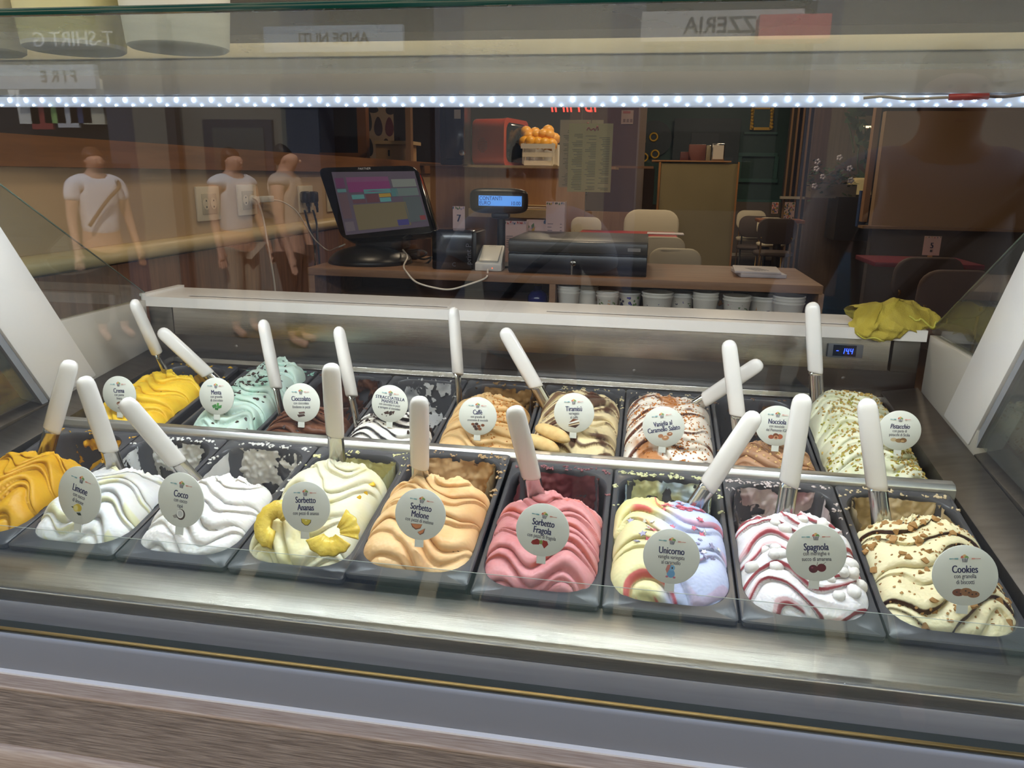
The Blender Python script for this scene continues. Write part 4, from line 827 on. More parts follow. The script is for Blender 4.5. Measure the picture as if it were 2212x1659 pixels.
_tc = _n.new('ShaderNodeTexCoord'); _nb = _n.new('ShaderNodeTexNoise'); _nb.inputs['Scale'].default_value = 420; _l.new(_tc.outputs['Object'], _nb.inputs['Vector'])
_b = _n.new('ShaderNodeBump'); _b.inputs['Strength'].default_value = .7; _b.inputs['Distance'].default_value = .003; _l.new(_nb.outputs[0], _b.inputs['Height']); _l.new(_b.outputs[0], _n['Principled BSDF'].inputs['Normal'])
Vv, C = towel()
tp = at(1924, 690, y=.76)
tow = setp(link('towel', grid_mesh('towel', Vv, C, None, tw), None, (tp.x - .004, .770, 1.182)), 'crumpled olive yellow towel lying on the white rear shelf', 'towel'); tow.scale = (.88, .88, .92)
for nm, i0, i1, j0, j1 in (('hem', 66, 84, 12, 78), ('hem', 92, 74, 62, 140), ('hem', 50, 58, 100, 142)):
    pts = [Vector(Vv[int(i0 + (i1 - i0) * k / 14 + 3 * math.sin(k * .8)), int(j0 + (j1 - j0) * k / 14)]) * 1.0 + Vector((0, -.0012, .0012)) for k in range(15)]
    link(nm, tube_me(nm, pts, .0019, mat('towel_hem', (190, 184, 78), .9), 6), tow)

# ================================================================ paper tubs on the glass shelf
tubm = [mat('tub_white', (238, 236, 226), .5), mat('tub_yellow', (232, 226, 176), .5)]
tprof = [(0, 0), (.050, 0), (.053, .002), (.0535, .006), (.060, .085), (.0625, .087), (.0625, .091), (.058, .091), (.0565, .085), (.049, .006), (0, .006)]
tubA = lathe_me('body', tprof, tubm, 40, mi=[0, 0, 0, 0, 0, 0, 0, 0, 0, 0]); tubB = lathe_me('body', tprof, tubm, 40, mi=[0, 0, 0, 1, 0, 0, 0, 0, 0, 0])
ring = lathe_me('rim', [(.0630, .0870), (.0642, .088), (.0642, .091), (.0630, .092)], tubm[0], 40, cap=False)
for (x, y, me, lab) in ((.074, .0, tubA, 'white paper tub at the left end of the glass shelf'), (.206, .0, tubB, 'white paper tub with a yellow band on the glass shelf'), (.335, .0, tubA, 'white paper tub on the glass shelf right of the yellow one')):
    t = thing('paper_tub', lab, 'tub', (x, y, 1.5876), (0, 0, 0), 'paper tubs on the glass shelf')
    link('body', me, t); link('rim', ring, t)
# ================================================================ the room
def struct(o): o['kind'] = 'structure'; return o
WX = -.55
terra = mat('floor_tile', (92, 74, 62), .45, var=.3, vscale=3)
struct(box('floor', terra, -3.2, 3.6, -.23, 9.0, -.05, 0))
struct(box('ceiling', mat('ceiling_dark', (70, 58, 50), .8), -3.2, 3.6, -.23, 9.0, 2.7, 2.75))
struct(box('wall_left', beige, WX - .1, WX, .0, 8.5, 0, 1.53))
struct(box('wall_left_upper', beige, WX - .1, WX, .0, 2.05, 1.5305, 2.69))
struct(box('wall_far_left', mat('wall_wine', (44, 26, 32), .7), -3.2, -3.1, .0, 9.0, 0, 2.7))
struct(box('wall_side_front', dark_brown, -3.1, WX - .11, .0, .1, 0, 2.7))
struct(box('wall_right', mat('wall_tan', (128, 92, 62), .8), 3.4, 3.5, -.23, 9.0, 0, 2.7))
struct(box('wall_rear', mat('wall_taupe', (112, 90, 74), .8), -3.1, 3.5, 8.6, 8.7, 0, 2.7))
struct(box('wall_front', mat('shopfront', (96, 84, 76), .8), -.9, 3.6, -.30, -.24, 1.95, 4.2))
struct(box('wall_front_left', mat('shopfront', (96, 84, 76)), -2.5, -.56, -.30, -.05, 0, 4.2))
struct(box('wall_front_right', mat('shopfront', (96, 84, 76)), 2.4, 5.0, -.30, -.24, 0, 4.2))
# left wall: dark upper lining, orange wood beam, pine dado rail, oak boards below
zr = at(400, 530, x=WX + .02).z
struct(box('trim_1', dark_brown, WX, WX + .012, .05, 2.05, 1.532, 2.69))
struct(box('trim_2', orange_wood, WX, WX + .022, .05, 8.5, 1.462, 1.5315))
def rail_prof(): return [(WX, zr - .026)] + [(WX + .006 + .026 * math.sin(PI * k / 12), zr - .023 * math.cos(PI * k / 12)) for k in range(13)] + [(WX, zr + .026)]
bm = bmesh.new(); pr = rail_prof(); a = [bm.verts.new((x, .05, z)) for x, z in pr]; b = [bm.verts.new((x, 8.5, z)) for x, z in pr]
for i in range(len(pr)): bm.faces.new((a[i], a[(i + 1) % len(pr)], b[(i + 1) % len(pr)], b[i]))
bm.faces.new(a); bm.faces.new(b[::-1]); struct(link('trim_3', bm_mesh('trim_3', bm, pine, smooth=True)))
pn = struct(link('wall_panelling', None))
y = .06; rd = random.Random(4)
while y < 5.2:
    w_ = rd.choice((.28, .33, .4))
    o = box('plank', wall_wood, WX + .001, WX + .012 + rd.uniform(0, .002), y + .0012, y + w_ - .0012, .02, zr - .0265); o.parent = pn; y += w_
# ---- sockets on the left wall
sock_w = mat('socket_white', (226, 214, 190), .35); sock_i = mat('socket_well', (196, 184, 160), .4); hole = mat('hole', (24, 20, 18), .6)
def socket(u, v, hh, lab):
    p = at(u, v, x=WX + .004); h = hh
    t = thing('wall_socket', lab, 'socket', (WX, p.y, p.z), (0, 0, 0), 'sockets on the beige wall')
    box('plate', sock_w, .0, .009, -h * .62, h * .62, -h * .5, h * .5, parent=t, bevel=.003)
    box('module', sock_i, .0092, .0112, -h * .40, h * .40, -h * .30, h * .30, parent=t, bevel=.001)
    for s in (-1, 1):
        q = link('outlet', lathe_me('outlet', [(0, 0), (h * .17, 0), (h * .17, .001), (0, .001)], sock_w, 20), t, (.0113, s * h * .20, 0), (0, PI / 2, 0))
        for k in (-1, 1): link('hole', lathe_me('hole', [(0, .0), (h * .028, .0), (h * .028, .0005), (0, .0005)], hole, 8), q, (k * h * .09, 0, .0011))
    return t, p
socket(449, 440, .108, 'double socket plate on the beige wall, nothing plugged in')
s2, p2 = socket(533, 432, .105, 'double socket plate with white plugs and charger')
s3, p3 = socket(660, 430, .108, 'double socket plate with two black plugs')
s4, p4 = socket(718, 432, .1, 'socket plate partly behind the till screen')
wc = mat('cable_white', (222, 214, 204), .4); bc = mat('cable_black', (18, 18, 20), .45)
def W(u, v, dx=.03): return at(u, v, x=WX + dx)
def cable(name, pts, r, m, lab): return setp(link(name, tube_me(name, pts, r, m, 8)), lab, 'cable')
c1 = cable('power_cable', [W(546, 428, .03), W(556, 436, .035), W(568, 470, .035), W(577, 520, .045), W(586, 570, .04), W(594, 625, .04), W(596, 680, .04)], .0035, wc, 'white cable hanging straight down from the socket over the rail')
ch = thing('usb_charger', 'small white charger cube plugged into the second socket', 'charger', W(570, 430, .02))
q = ch.location
link('body', bm_mesh('body', (lambda b: (abox(b, -.006, .016, -.035, .05, -.011, .011), b)[1])(bmesh.new()), white_pl, bevel=.003), ch)
link('plug', lathe_me('plug', [(0, 0), (.016, 0), (.017, .004), (.013, .022), (0, .024)], white_pl, 18), ch, (-.008, -.07, -.002), (0, PI / 2, 0))
c2 = cable('charging_cable', [W(585, 432, .03), W(610, 436, .035), W(640, 456, .045), W(662, 490, .06), W(682, 520, .08), W(708, 541, .12), at(728, 535, y=1.5), at(745, 528, y=1.48)], .0028, wc, 'white charging cable looping from the wall charger behind the till')
for k, (u, v) in enumerate(((652, 424), (670, 424))):
    t = thing('black_plug', ('left' if k == 0 else 'right') + ' one of two black plugs in the third socket', 'plug', W(u, v, .012), (0, 0, 0), 'black plugs')
    link('body', bm_mesh('body', (lambda b: (abox(b, 0, .03, -.022, .022, -.026, .02), b)[1])(bmesh.new()), black_pl, bevel=.008), t)
    link('strain_relief', tube_me('strain_relief', [(.02, .006, -.02), (.022, .012, -.045), (.022, .016, -.065)], [.009, .006, .005], black_pl), t)
    pts = [W(u + 6, v + 30, .034), W(u + 14, v + 60, .04), W(678 + k * 8, 520, .06), W(681 + k * 9, 570, .07), W(676 + k * 10, 610, .07), W(684 + k * 8, 640, .07), W(690 + k * 14, 690, .07)]
    cable('power_cable', pts, .0045, bc, ('left' if k == 0 else 'right') + ' black cable hanging from the twin black plugs')

# ================================================================ the service counter
ct = thing('service_counter', 'oak service counter with open shelf of paper cups below', 'counter', (.65, 1.25, 0))
def onc(o): o.parent = ct; o.matrix_parent_inverse = Matrix.Translation((-.65, -1.25, 0)); return o
CZ = 1.194
onc(box('worktop', oak_top, -.10, 1.318, 1.25, 1.66, CZ - .022, CZ, bevel=.0015))
for u0, u1 in ((1186, 1199), (1768, 1780)):
    a, b = at(u0, 640, y=1.252), at(u1, 640, y=1.252); onc(box('upright', oak_top, a.x, b.x, 1.252, 1.64, .05, CZ - .0225))
onc(box('upright', oak_top, -.10, -.08, 1.252, 1.64, .05, CZ - .0225))
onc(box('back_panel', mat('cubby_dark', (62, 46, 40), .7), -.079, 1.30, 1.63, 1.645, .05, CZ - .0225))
onc(box('shelf_board', oak_top, -.079, 1.30, 1.26, 1.629, 1.075, 1.09))
cupw = mat('cup_white', (222, 220, 214), .5)
prints = [mat('cup_print_blue', (74, 70, 150), .5), mat('cup_print_pink', (178, 70, 120), .5), mat('cup_print_green', (96, 130, 80), .5), mat('cup_print_orange', (214, 150, 90), .5), mat('cup_print_navy', (52, 60, 90), .5)]
def cup_me(name, r, h): return lathe_me(name, [(0, 0), (r * .82, 0), (r * .84, .002), (r * .97, h - .006), (r * 1.03, h - .004), (r * 1.03, h), (r * .96, h), (r * .95, h - .004), (r * .8, .004), (0, .004)], cupw, 28)
cups = [(1228, 640, 1, .0315), (1268, 640, 1, .0315), (1312, 648, 2, .031), (1358, 645, 4, .036), (1420, 643, 4, .042), (1472, 645, 4, .036), (1524, 644, 2, .034), (1556, 640, 2, .034), (1592, 650, 1, .037), (1650, 645, 3, .043), (1704, 650, 3, .041)]
ordn = 'first second third fourth fifth sixth seventh eighth ninth tenth eleventh'.split()
for k, (u, v, pr_, rr_) in enumerate(cups):
    yy = 1.30 + .05 * (k % 2) + (.06 if k in (7,) else 0); p = at(u, v, y=yy)
    top = at(u, 616 + (0 if k < 2 else 14 + (k > 7) * 8), y=yy).z
    t = thing('paper_cup_stack', ordn[k] + ' stack of printed white paper cups from the left under the counter', 'cups', (p.x, yy, 1.0905), (0, 0, 0), 'paper cups under the counter')
    h = .05
    z = top - 1.0905 - h
    cm = cup_me('cup', rr_, h); n_ = 0
    zz = z
    while zz > -.001 and n_ < 6:
        link('cup', cm, t, (0, 0, max(zz, 0))); zz -= .0085; n_ += 1
        if zz < 0 and zz > -.008: break
    if z > .05: link('cup', cup_me('cup', rr_, z - .04), t)
    pm_ = prints[pr_]
    for j in range(3):
        a = -PI / 2 + (-.6, 0.05, .7)[j]; bm = bmesh.new(); rd = random.Random(k * 7 + j)
        for _ in range(5):
            aa = a + rd.uniform(-.22, .22); hz = z + .014 + rd.uniform(0, .024)
            rr2 = rr_ * (.84 + .13 * (hz - z) / h) + .0004; s_ = rd.uniform(.002, .005)
            M = Matrix.Translation((rr2 * math.cos(aa), rr2 * math.sin(aa), hz)) @ Matrix.Rotation(aa, 4, 'Z') @ Matrix.Diagonal((.0006, s_, s_ * 1.1, 1))
            bmesh.ops.create_icosphere(bm, subdivisions=1, radius=1, matrix=M)
        link('print', bm_mesh('print', bm, [pm_, prints[(pr_ + 1) % 5], prints[2]][j], smooth=True), t)
bp = at(1162, 640, y=1.38)
t = thing('blue_bottle', 'dark blue bottle standing in the left bay under the counter', 'bottle', (bp.x, 1.38, 1.0905))
bmat = mat('blue_glass', (24, 40, 110), .12)
link('body', lathe_me('body', [(0, 0), (.027, 0), (.03, .004), (.03, .028), (.022, .04), (.011, .048), (.011, .058), (0, .058)], bmat, 24), t)
link('cap', lathe_me('cap', [(0, .0582), (.0125, .0582), (.0125, .07), (0, .07)], black_pl, 16), t)
# ---- booklet pile on the counter end
a = at(1640, 592, y=1.45)
for k, (rz, lab) in enumerate(((.08, 'lower white leaflet pile on the counter end'), (-.06, 'topmost open leaflet on the counter end'))):
    t = thing('leaflet', lab, 'leaflet', (a.x + (.0, -.006)[k], 1.45, CZ + .0005 + k * .0105), (0, 0, rz), 'leaflets on the counter')
    link('pages', bm_mesh('pages', (lambda b: (abox(b, -.066, .058, -.075, .075, 0, .010 - k * .004), b)[1])(bmesh.new()), mat('paper', (206, 200, 204), .7), bevel=.001), t)
    if k:
        for j in range(5): link('line', bm_mesh('line', (lambda b: (abox(b, -.03 + j * .009, -.027 + j * .009, -.05, .02, .0061, .0064), b)[1])(bmesh.new()), dk), t, None, (0, 0, .4))
# ---- till screen
Q = [at(686, 362, y=1.47), at(897, 357, y=1.44), at(942, 503, y=1.355), at(738, 517, y=1.375)]
till = thing('till', 'black touch screen till on a heavy base on the counter', 'till', (Q[3].x + .1, 1.45, CZ))
def ont(o, t=None):
    t = t or till; o.parent = t; o.matrix_parent_inverse = Matrix.Translation(-t.location); return o
def rounded_quad(name, q, th, m, rad=.12):
    """slab whose corners are rounded"""
    q = [Vector(p) for p in q]; pts = []
    for i in range(4):
        a, b, c = q[i - 1], q[i], q[(i + 1) % 4]
        p0, p2 = b + (a - b) * rad, b + (c - b) * rad
        for k in range(5):
            tt = k / 4; pts.append(p0 * (1 - tt) ** 2 + b * 2 * tt * (1 - tt) + p2 * tt ** 2)
    n = (q[1] - q[0]).cross(q[3] - q[0]).normalized()
    if n.dot(CAM - q[0]) < 0: n = -n
    bm = bmesh.new(); A = [bm.verts.new(p) for p in pts]; B = [bm.verts.new(p - n * th) for p in pts]; N = len(pts)
    bm.faces.new(A); bm.faces.new(B[::-1])
    for i in range(N): bm.faces.new((A[i], B[i], B[(i + 1) % N], A[(i + 1) % N]))
    return link(name, bm_mesh(name, bm, m, bevel=.002)), n
sc_, n_ = rounded_quad('housing', Q, .05, black_gl, .1); ont(sc_)
def bil(q, u, v): return (q[0] * (1 - u) + q[1] * u) * (1 - v) + (q[3] * (1 - u) + q[2] * u) * v
SQ = [Q[0] + (Q[1] - Q[0]) * .105 + (Q[3] - Q[0]) * .05, 0, 0, 0]
SQ = [bil(Q, .13, .07), bil(Q, .975, .09), bil(Q, .955, .9), bil(Q, .06, .95)]
def on_screen(name, u0, v0, u1, v1, m, lift, parent):
    q = [bil(SQ, u0, v0) + n_ * lift, bil(SQ, u1, v0) + n_ * lift, bil(SQ, u1, v1) + n_ * lift, bil(SQ, u0, v1) + n_ * lift]
    bm = bmesh.new(); f = bm.faces.new([bm.verts.new(p) for p in q]); f.normal_update()
    if f.normal.dot(n_) < 0: f.normal_flip()
    me = bpy.data.meshes.new(name); bm.to_mesh(me); bm.free(); me.materials.append(m); return link(name, me, parent)
def em(r, g, b, s=1.): return mat('screen_%d_%d_%d' % (r, g, b), (r, g, b), .25, emit=s * .3)
scr = on_screen('screen', 0, 0, 1, 1, em(86, 78, 92), .001, None); ont(scr)
for u0, v0, u1, v1, c in ((.02, .10, .13, .26, (96, 60, 92)), (.02, .28, .13, .33, (84, 120, 124)), (.02, .35, .13, .75, (92, 76, 84)), (.16, .09, .67, .17, (110, 72, 104)), (.16, .17, .67, .34, (112, 58, 100)), (.34, .30, .66, .37, (78, 124, 126)), (.18, .38, .33, .45, (86, 134, 136)), (.35, .38, .50, .52, (92, 62, 70)), (.51, .38, .65, .44, (150, 126, 60)), (.18, .46, .34, .52, (92, 66, 76)), (.51, .45, .64, .52, (84, 136, 140)), (.66, .3, .74, .44, (74, 110, 114)),
                          (.17, .54, .80, .95, (104, 96, 76)), (.70, .14, .98, .28, (116, 122, 120)), (.72, .30, .98, .44, (96, 110, 110)), (.78, .46, .98, .9, (80, 88, 92)), (.65, .84, .78, .94, (66, 64, 116)), (.92, .80, .985, .88, (120, 62, 66)), (.02, .80, .13, .95, (100, 92, 100))):
    on_screen('tile', u0, v0, u1, v1, em(*c), .0016, scr)
mk = text_me('PARTNER', .02, mat('pale_print', (200, 200, 205), .4), cond=1., bold=.02)
lg = link('maker_lettering', mk, None); X_ = (Q[1] - Q[0]).normalized(); Z_ = n_; Y_ = Z_.cross(X_)
Mx = Matrix((X_, Y_, Z_)).transposed().to_4x4(); Mx.translation = bil(Q, .48, .035) + n_ * .0008; lg.matrix_world = Mx @ Matrix.Scale(.5, 4); ont(lg)
b0, b1 = at(760, 580, y=1.37), at(850, 520, y=1.40)
ont(link('stand', bm_mesh('stand', (lambda b: (abox(b, b0.x - .01, b1.x + .02, 1.42, 1.52, CZ + .035, 1.36), b)[1])(bmesh.new()), black_pl, bevel=.015, segs=3)))
bm = bmesh.new(); bmesh.ops.create_uvsphere(bm, u_segments=28, v_segments=14, radius=1)
cx = at(800, 575, y=1.42).x
for v in bm.verts: v.co = Vector((cx + v.co.x * .128, 1.425 + v.co.y * .13, CZ + .0008 + max(v.co.z, 0) * .052))
ont(link('foot', bm_mesh('foot', bm, black_pl, smooth=True)))
# ---- cables behind the till, adapter
setp(link('cable_tangle', tube_me('cable_tangle', [at(878, 545, y=1.5), at(905, 540, y=1.5), at(922, 548, y=1.5), at(905, 556, y=1.5), at(885, 552, y=1.5), at(915, 560, y=1.48), at(932, 556, y=1.48), at(920, 570, y=1.45), at(890, 572, y=1.45)], .003, bc)), 'tangle of thin black cables between till and printer', 'cable')
t = thing('adapter', 'small black power adapter behind the cable tangle', 'adapter', at(885, 540, y=1.56)); t.location.z = CZ + .0005
link('body', bm_mesh('body', (lambda b: (abox(b, -.03, .03, -.02, .02, 0, .03), b)[1])(bmesh.new()), black_pl, bevel=.003), t)
# ---- receipt printer cube with the number card behind
a, b = at(933, 582, y=1.31), at(1020, 500, y=1.31)
t = thing('receipt_printer', 'glossy black cube receipt printer beside the till', 'printer', ((a.x + b.x) / 2, 1.31, CZ)); hw_ = (b.x - a.x) / 2; hz = b.z - CZ
link('body', bm_mesh('body', (lambda q: (abox(q, -hw_, hw_, 0, .14, .0006, hz), q)[1])(bmesh.new()), black_gl, bevel=.005), t)
link('paper_slot', bm_mesh('paper_slot', (lambda q: (abox(q, hw_ + .0002, hw_ + .012, .0, .13, .004, hz - .003), q)[1])(bmesh.new()), black_pl, bevel=.002), t)
link('lettering', text_me('print P', .022, mat('grey_print', (96, 98, 110), .4), cond=1.0), t, (hw_ - .010, -.0005, hz * .42), (PI / 2, -PI / 2, 0))
link('lettering', text_me('C', .016, mat('grey_print', (96, 98, 110), .4), cond=1.0), t, (.006, -.0005, hz * .14), (PI / 2, 0, 0))
card_m = mat('card_pink', (232, 200, 196), .6); card_w = mat('card_white', (228, 218, 214), .6)
leafc = [pm(196, 70, 60), pm(60, 90, 130), pm(216, 170, 70), pm(90, 120, 70), pm(170, 150, 180), pm(60, 70, 60)]
def leaves_me(w_, h_, n, seed, top=False):
    rd = random.Random(seed); sh = []
    for k in range(n):
        x = -w_ / 2 + w_ * (k + .5) / n + rd.uniform(-.002, .002) if top else rd.uniform(-w_ / 2 + .004, w_ / 2 - .004); y = (h_ / 2 - .005 + rd.uniform(-.003, .002)) if top else rd.uniform(-h_ / 2 + .006, h_ / 2 - .006); a = rd.uniform(-.7, .7); l_ = .0095 if not top else .005
        ca, sa = math.cos(a), math.sin(a); f = lambda px, py: (x + px * ca - py * sa, y + px * sa + py * ca)
        sh.append(('p', [f(0, l_), f(l_ * .5, 0), f(l_ * .3, -l_ * .6), f(-l_ * .3, -l_ * .6), f(-l_ * .5, 0)], leafc[rd.randrange(6)]))
    return art_me('leaf_print', sh, dz=.00005)
def number_card(u, v, y, wpx, hpx, num, lab):
    p = at(u, v, y=y); s = (at(u + wpx / 2, v, y=y) - at(u - wpx / 2, v, y=y)).length; h = s * hpx / wpx
    t = thing('number_card', lab, 'card', p, (PI / 2, 0, 0), 'table number cards')
    link('card', bm_mesh('card', (lambda q: (abox(q, -s / 2, s / 2, -h / 2, h / 2, -.0015, 0), q)[1])(bmesh.new()), card_m), t)
    link('number', text_me(num, 1, navy, bold=.03, cond=.85, ext=.0005), t, (0, .0, .0006)).scale = (h * .42,) * 2 + (1,)
    link('leaf_print', leaves_me(s, h, 6, int(u), True), t, (0, 0, .0004))
    return t, s, h
n7, s_, h_ = number_card(991, 472, 1.42, 26, 50, '7', 'small pink number card showing 7 behind the printer')
link('card_foot', bm_mesh('card_foot', (lambda q: (abox(q, -.012, .012, CZ - n7.location.z + .001, -h_ / 2 - .0003, -.012, .0), q)[1])(bmesh.new()), mat('card_wood', (190, 150, 100), .5)), n7)
# ---- pole display
p = at(1078, 434, y=1.40)
t = thing('customer_display', 'customer display on a pole with bright blue two line screen', 'display', (p.x, 1.44, CZ))
pz = p.z - CZ
bm = bmesh.new(); bmesh.ops.create_uvsphere(bm, u_segments=32, v_segments=12, radius=1)
for v in bm.verts:
    k = lambda q: abs(q) ** .45 * (1 if q > 0 else -1)
    v.co = Vector((k(v.co.x) * .086, -.045 + v.co.y * .02 + (0 if v.co.y < 0 else v.co.y * .015), pz + k(v.co.z) * .036))
link('head', bm_mesh('head', bm, black_pl, smooth=True), t)
a, b = at(1034, 444, y=1.372), at(1127, 424, y=1.372)
lcd = link('lcd', bm_mesh('lcd', (lambda q: (abox(q, a.x - t.location.x, b.x - t.location.x, -.0695, -.066, a.z - CZ, b.z - CZ), q)[1])(bmesh.new()), mat('lcd_blue', (84, 150, 236), .3, emit=.8)), t)
lw_, lh = b.x - a.x, b.z - a.z; dn = mat('lcd_ink', (18, 34, 90), .5)
ox, oz = a.x - t.location.x, a.z - CZ
link('lettering', text_me('CONTANTI', .0155, dn, 'LEFT', cond=.82, bold=.0), lcd, (ox + .002, -.0698, oz + lh * .72), (PI / 2, 0, 0))
link('lettering', text_me('EURO', .0155, dn, 'LEFT', cond=.82), lcd, (ox + .002, -.0698, oz + lh * .26), (PI / 2, 0, 0))
link('lettering', text_me('10.00', .0155, dn, 'RIGHT', cond=.82), lcd, (ox + lw_ - .003, -.0698, oz + lh * .26), (PI / 2, 0, 0))
link('neck', bm_mesh('neck', (lambda q: (abox(q, -.025, .028, -.035, .0, pz - .052, pz - .03), q)[1])(bmesh.new()), black_pl, bevel=.008), t, (0, 0, 0))
link('pole', lathe_me('pole', [(0, 0.004), (.0125, .004), (.0125, pz - .04), (0, pz - .04)], black_pl, 16), t)
link('base', lathe_me('base', [(0, 0), (.05, 0), (.05, .006), (.016, .012), (0, .012)], black_pl, 24), t)
# ---- card reader in its cradle, white cable
a = at(1058, 586, y=1.33)
t = thing('card_reader', 'small white card reader standing in its white charging cradle', 'card reader', (a.x, 1.335, CZ + .0004))
bm = bmesh.new(); cw = .039
vs = [bm.verts.new(p) for p in ((-cw, -.03, 0), (cw, -.03, 0), (cw * .9, .05, 0), (-cw * .9, .05, 0), (-cw, -.03, .022), (cw, -.03, .022), (cw * .86, .05, .068), (-cw * .86, .05, .068))]
for f in ((0, 3, 2, 1), (4, 5, 6, 7), (0, 1, 5, 4), (1, 2, 6, 5), (2, 3, 7, 6), (3, 0, 4, 7)): bm.faces.new([vs[i] for i in f])
link('cradle', bm_mesh('cradle', bm, white_pl, bevel=.004), t)
link('reader', bm_mesh('reader', (lambda q: (abox(q, -.028, .028, -.002, .074, .0, .006), q)[1])(bmesh.new()), mat('reader_cream', (236, 230, 214), .3), bevel=.003), t, (0, -.024, .0265), (math.radians(30), 0, 0))
link('lettering', text_me('SUMUP', .006, mat('grey_print2', (180, 176, 168), .4), cond=1.1), t, (0, .03, .0645), (math.radians(30), 0, 0))
link('led', ball_me('led', mat('orange_led', (255, 90, 40), .3, emit=2), .0016, .0012, .0016, 1), t, (.012, -.0305, .009))
cable('charging_cable', [a + Vector((.0, -.03, .008)), at(1052, 597, y=1.246), at(1042, 604, y=1.24), at(1020, 612, y=1.22), at(975, 625, y=1.20), at(940, 622, y=1.20), at(900, 610, y=1.21), at(880, 590, y=1.24), at(872, 575, y=1.30), at(880, 555, y=1.36), at(870, 540, y=1.42)], .0026, wc, 'white cable drooping over the counter edge from the card reader')
# ---- cash drawer with key
a, b = at(1097, 588, y=1.29), at(1399, 546, y=1.29)
t = thing('cash_drawer', 'wide black cash drawer with a key in its lock', 'cash drawer', ((a.x + b.x) / 2, 1.29, CZ)); hw_ = (b.x - a.x) / 2; hz = at(1250, 521, y=1.29).z - CZ
link('case', bm_mesh('case', (lambda q: (abox(q, -hw_, hw_, .012, .36, .0005, hz), q)[1])(bmesh.new()), mat('drawer_dark', (40, 38, 38), .4), bevel=.002), t)
link('drawer_front', bm_mesh('drawer_front', (lambda q: (abox(q, -hw_, hw_, .0, .0115, .004, hz * .60), q)[1])(bmesh.new()), mat('drawer_navy', (14, 17, 30), .25), bevel=.003), t)
link('top_band', bm_mesh('top_band', (lambda q: (abox(q, -hw_, hw_, .0, .0115, hz * .64, hz - .002), q)[1])(bmesh.new()), mat('drawer_grey', (74, 70, 64), .3), bevel=.003), t)
kx = at(1238, 562, y=1.288).x - t.location.x
lk = link('lock', lathe_me('lock', [(0, 0), (.0085, 0), (.0085, .004), (.005, .006), (0, .006)], mat('chrome', (170, 166, 160), .18, 1), 18), t, (kx, -.0005, hz * .36), (PI / 2, 0, 0))
link('key', bm_mesh('key', (lambda q: (abox(q, -.0012, .0012, -.006, .006, .0065, .024), abox(q, -.001, .001, -.003, -.0, .010, .020), q)[2])(bmesh.new()), mat('chrome', (170, 166, 160)), bevel=.0008), t, (kx, 0, hz * .36), (PI / 2, 0, 0))
link('key_tag', bm_mesh('key_tag', (lambda q: (abox(q, -.002, .002, -.014, -.0125, -.032, -.004), q)[1])(bmesh.new()), mat('chrome', (170, 166, 160))), t, (kx - .002, 0, hz * .36))
link('maker_plate', bm_mesh('maker_plate', (lambda q: (abox(q, hw_ * .72, hw_ * .9, -.0006, 0, hz * .74, hz * .84), q)[1])(bmesh.new()), mat('chrome', (170, 166, 160))), t)
# ---- menu cards standing behind the drawer
def menu_card(u0, v0, u1, v1, y, lab, leaf=True, top=False, zf=None):
    a, b = at(u0, v1, y=y), at(u1, v0, y=y); w_ = b.x - a.x
    if zf is not None: a.z = zf
    h = b.z - a.z
    t = thing('menu_card', lab, 'menu', ((a.x + b.x) / 2, y, (a.z + b.z) / 2), (PI / 2, 0, 0), 'pink menu cards')
    link('front_leaf', bm_mesh('front_leaf', (lambda q: (abox(q, -w_ / 2, w_ / 2, -h / 2, h / 2, -.001, 0), q)[1])(bmesh.new()), card_m), t)
    link('back_leaf', bm_mesh('back_leaf', (lambda q: (abox(q, w_ / 2 + .0005, w_ / 2 + .0015, -h / 2, h / 2, -.045, 0), q)[1])(bmesh.new()), card_m), t)
    link('leaf_print', leaves_me(w_, h, 46 if not top else 9, int(u0), top), t, (0, 0, .0004))
    if top:
        bm = bmesh.new()
        for k in range(6): abox(bm, -w_ * .4, -w_ * .4 + w_ * (.3, .22, .26, .3, .2, .28)[k], h * .12 - k * h * .055, h * .12 - k * h * .055 + .0014, .0004, .0006); abox(bm, w_ * .28, w_ * .38, h * .12 - k * h * .055, h * .12 - k * h * .055 + .0014, .0004, .0006)
        link('lettering', bm_mesh('lettering', bm, dk), t)
    return t
menu_card(1178, 436, 1220, 512, 1.645, 'tall pink menu card standing behind the cash drawer', top=True, zf=CZ + .001)
menu_card(1137, 476, 1219, 514, 1.652, 'leaf patterned menu card on its long side behind the cash drawer', zf=CZ + .001)
menu_card(1089, 478, 1136, 552, 1.58, 'pink menu card beside the display pole', top=True, zf=CZ + .001)
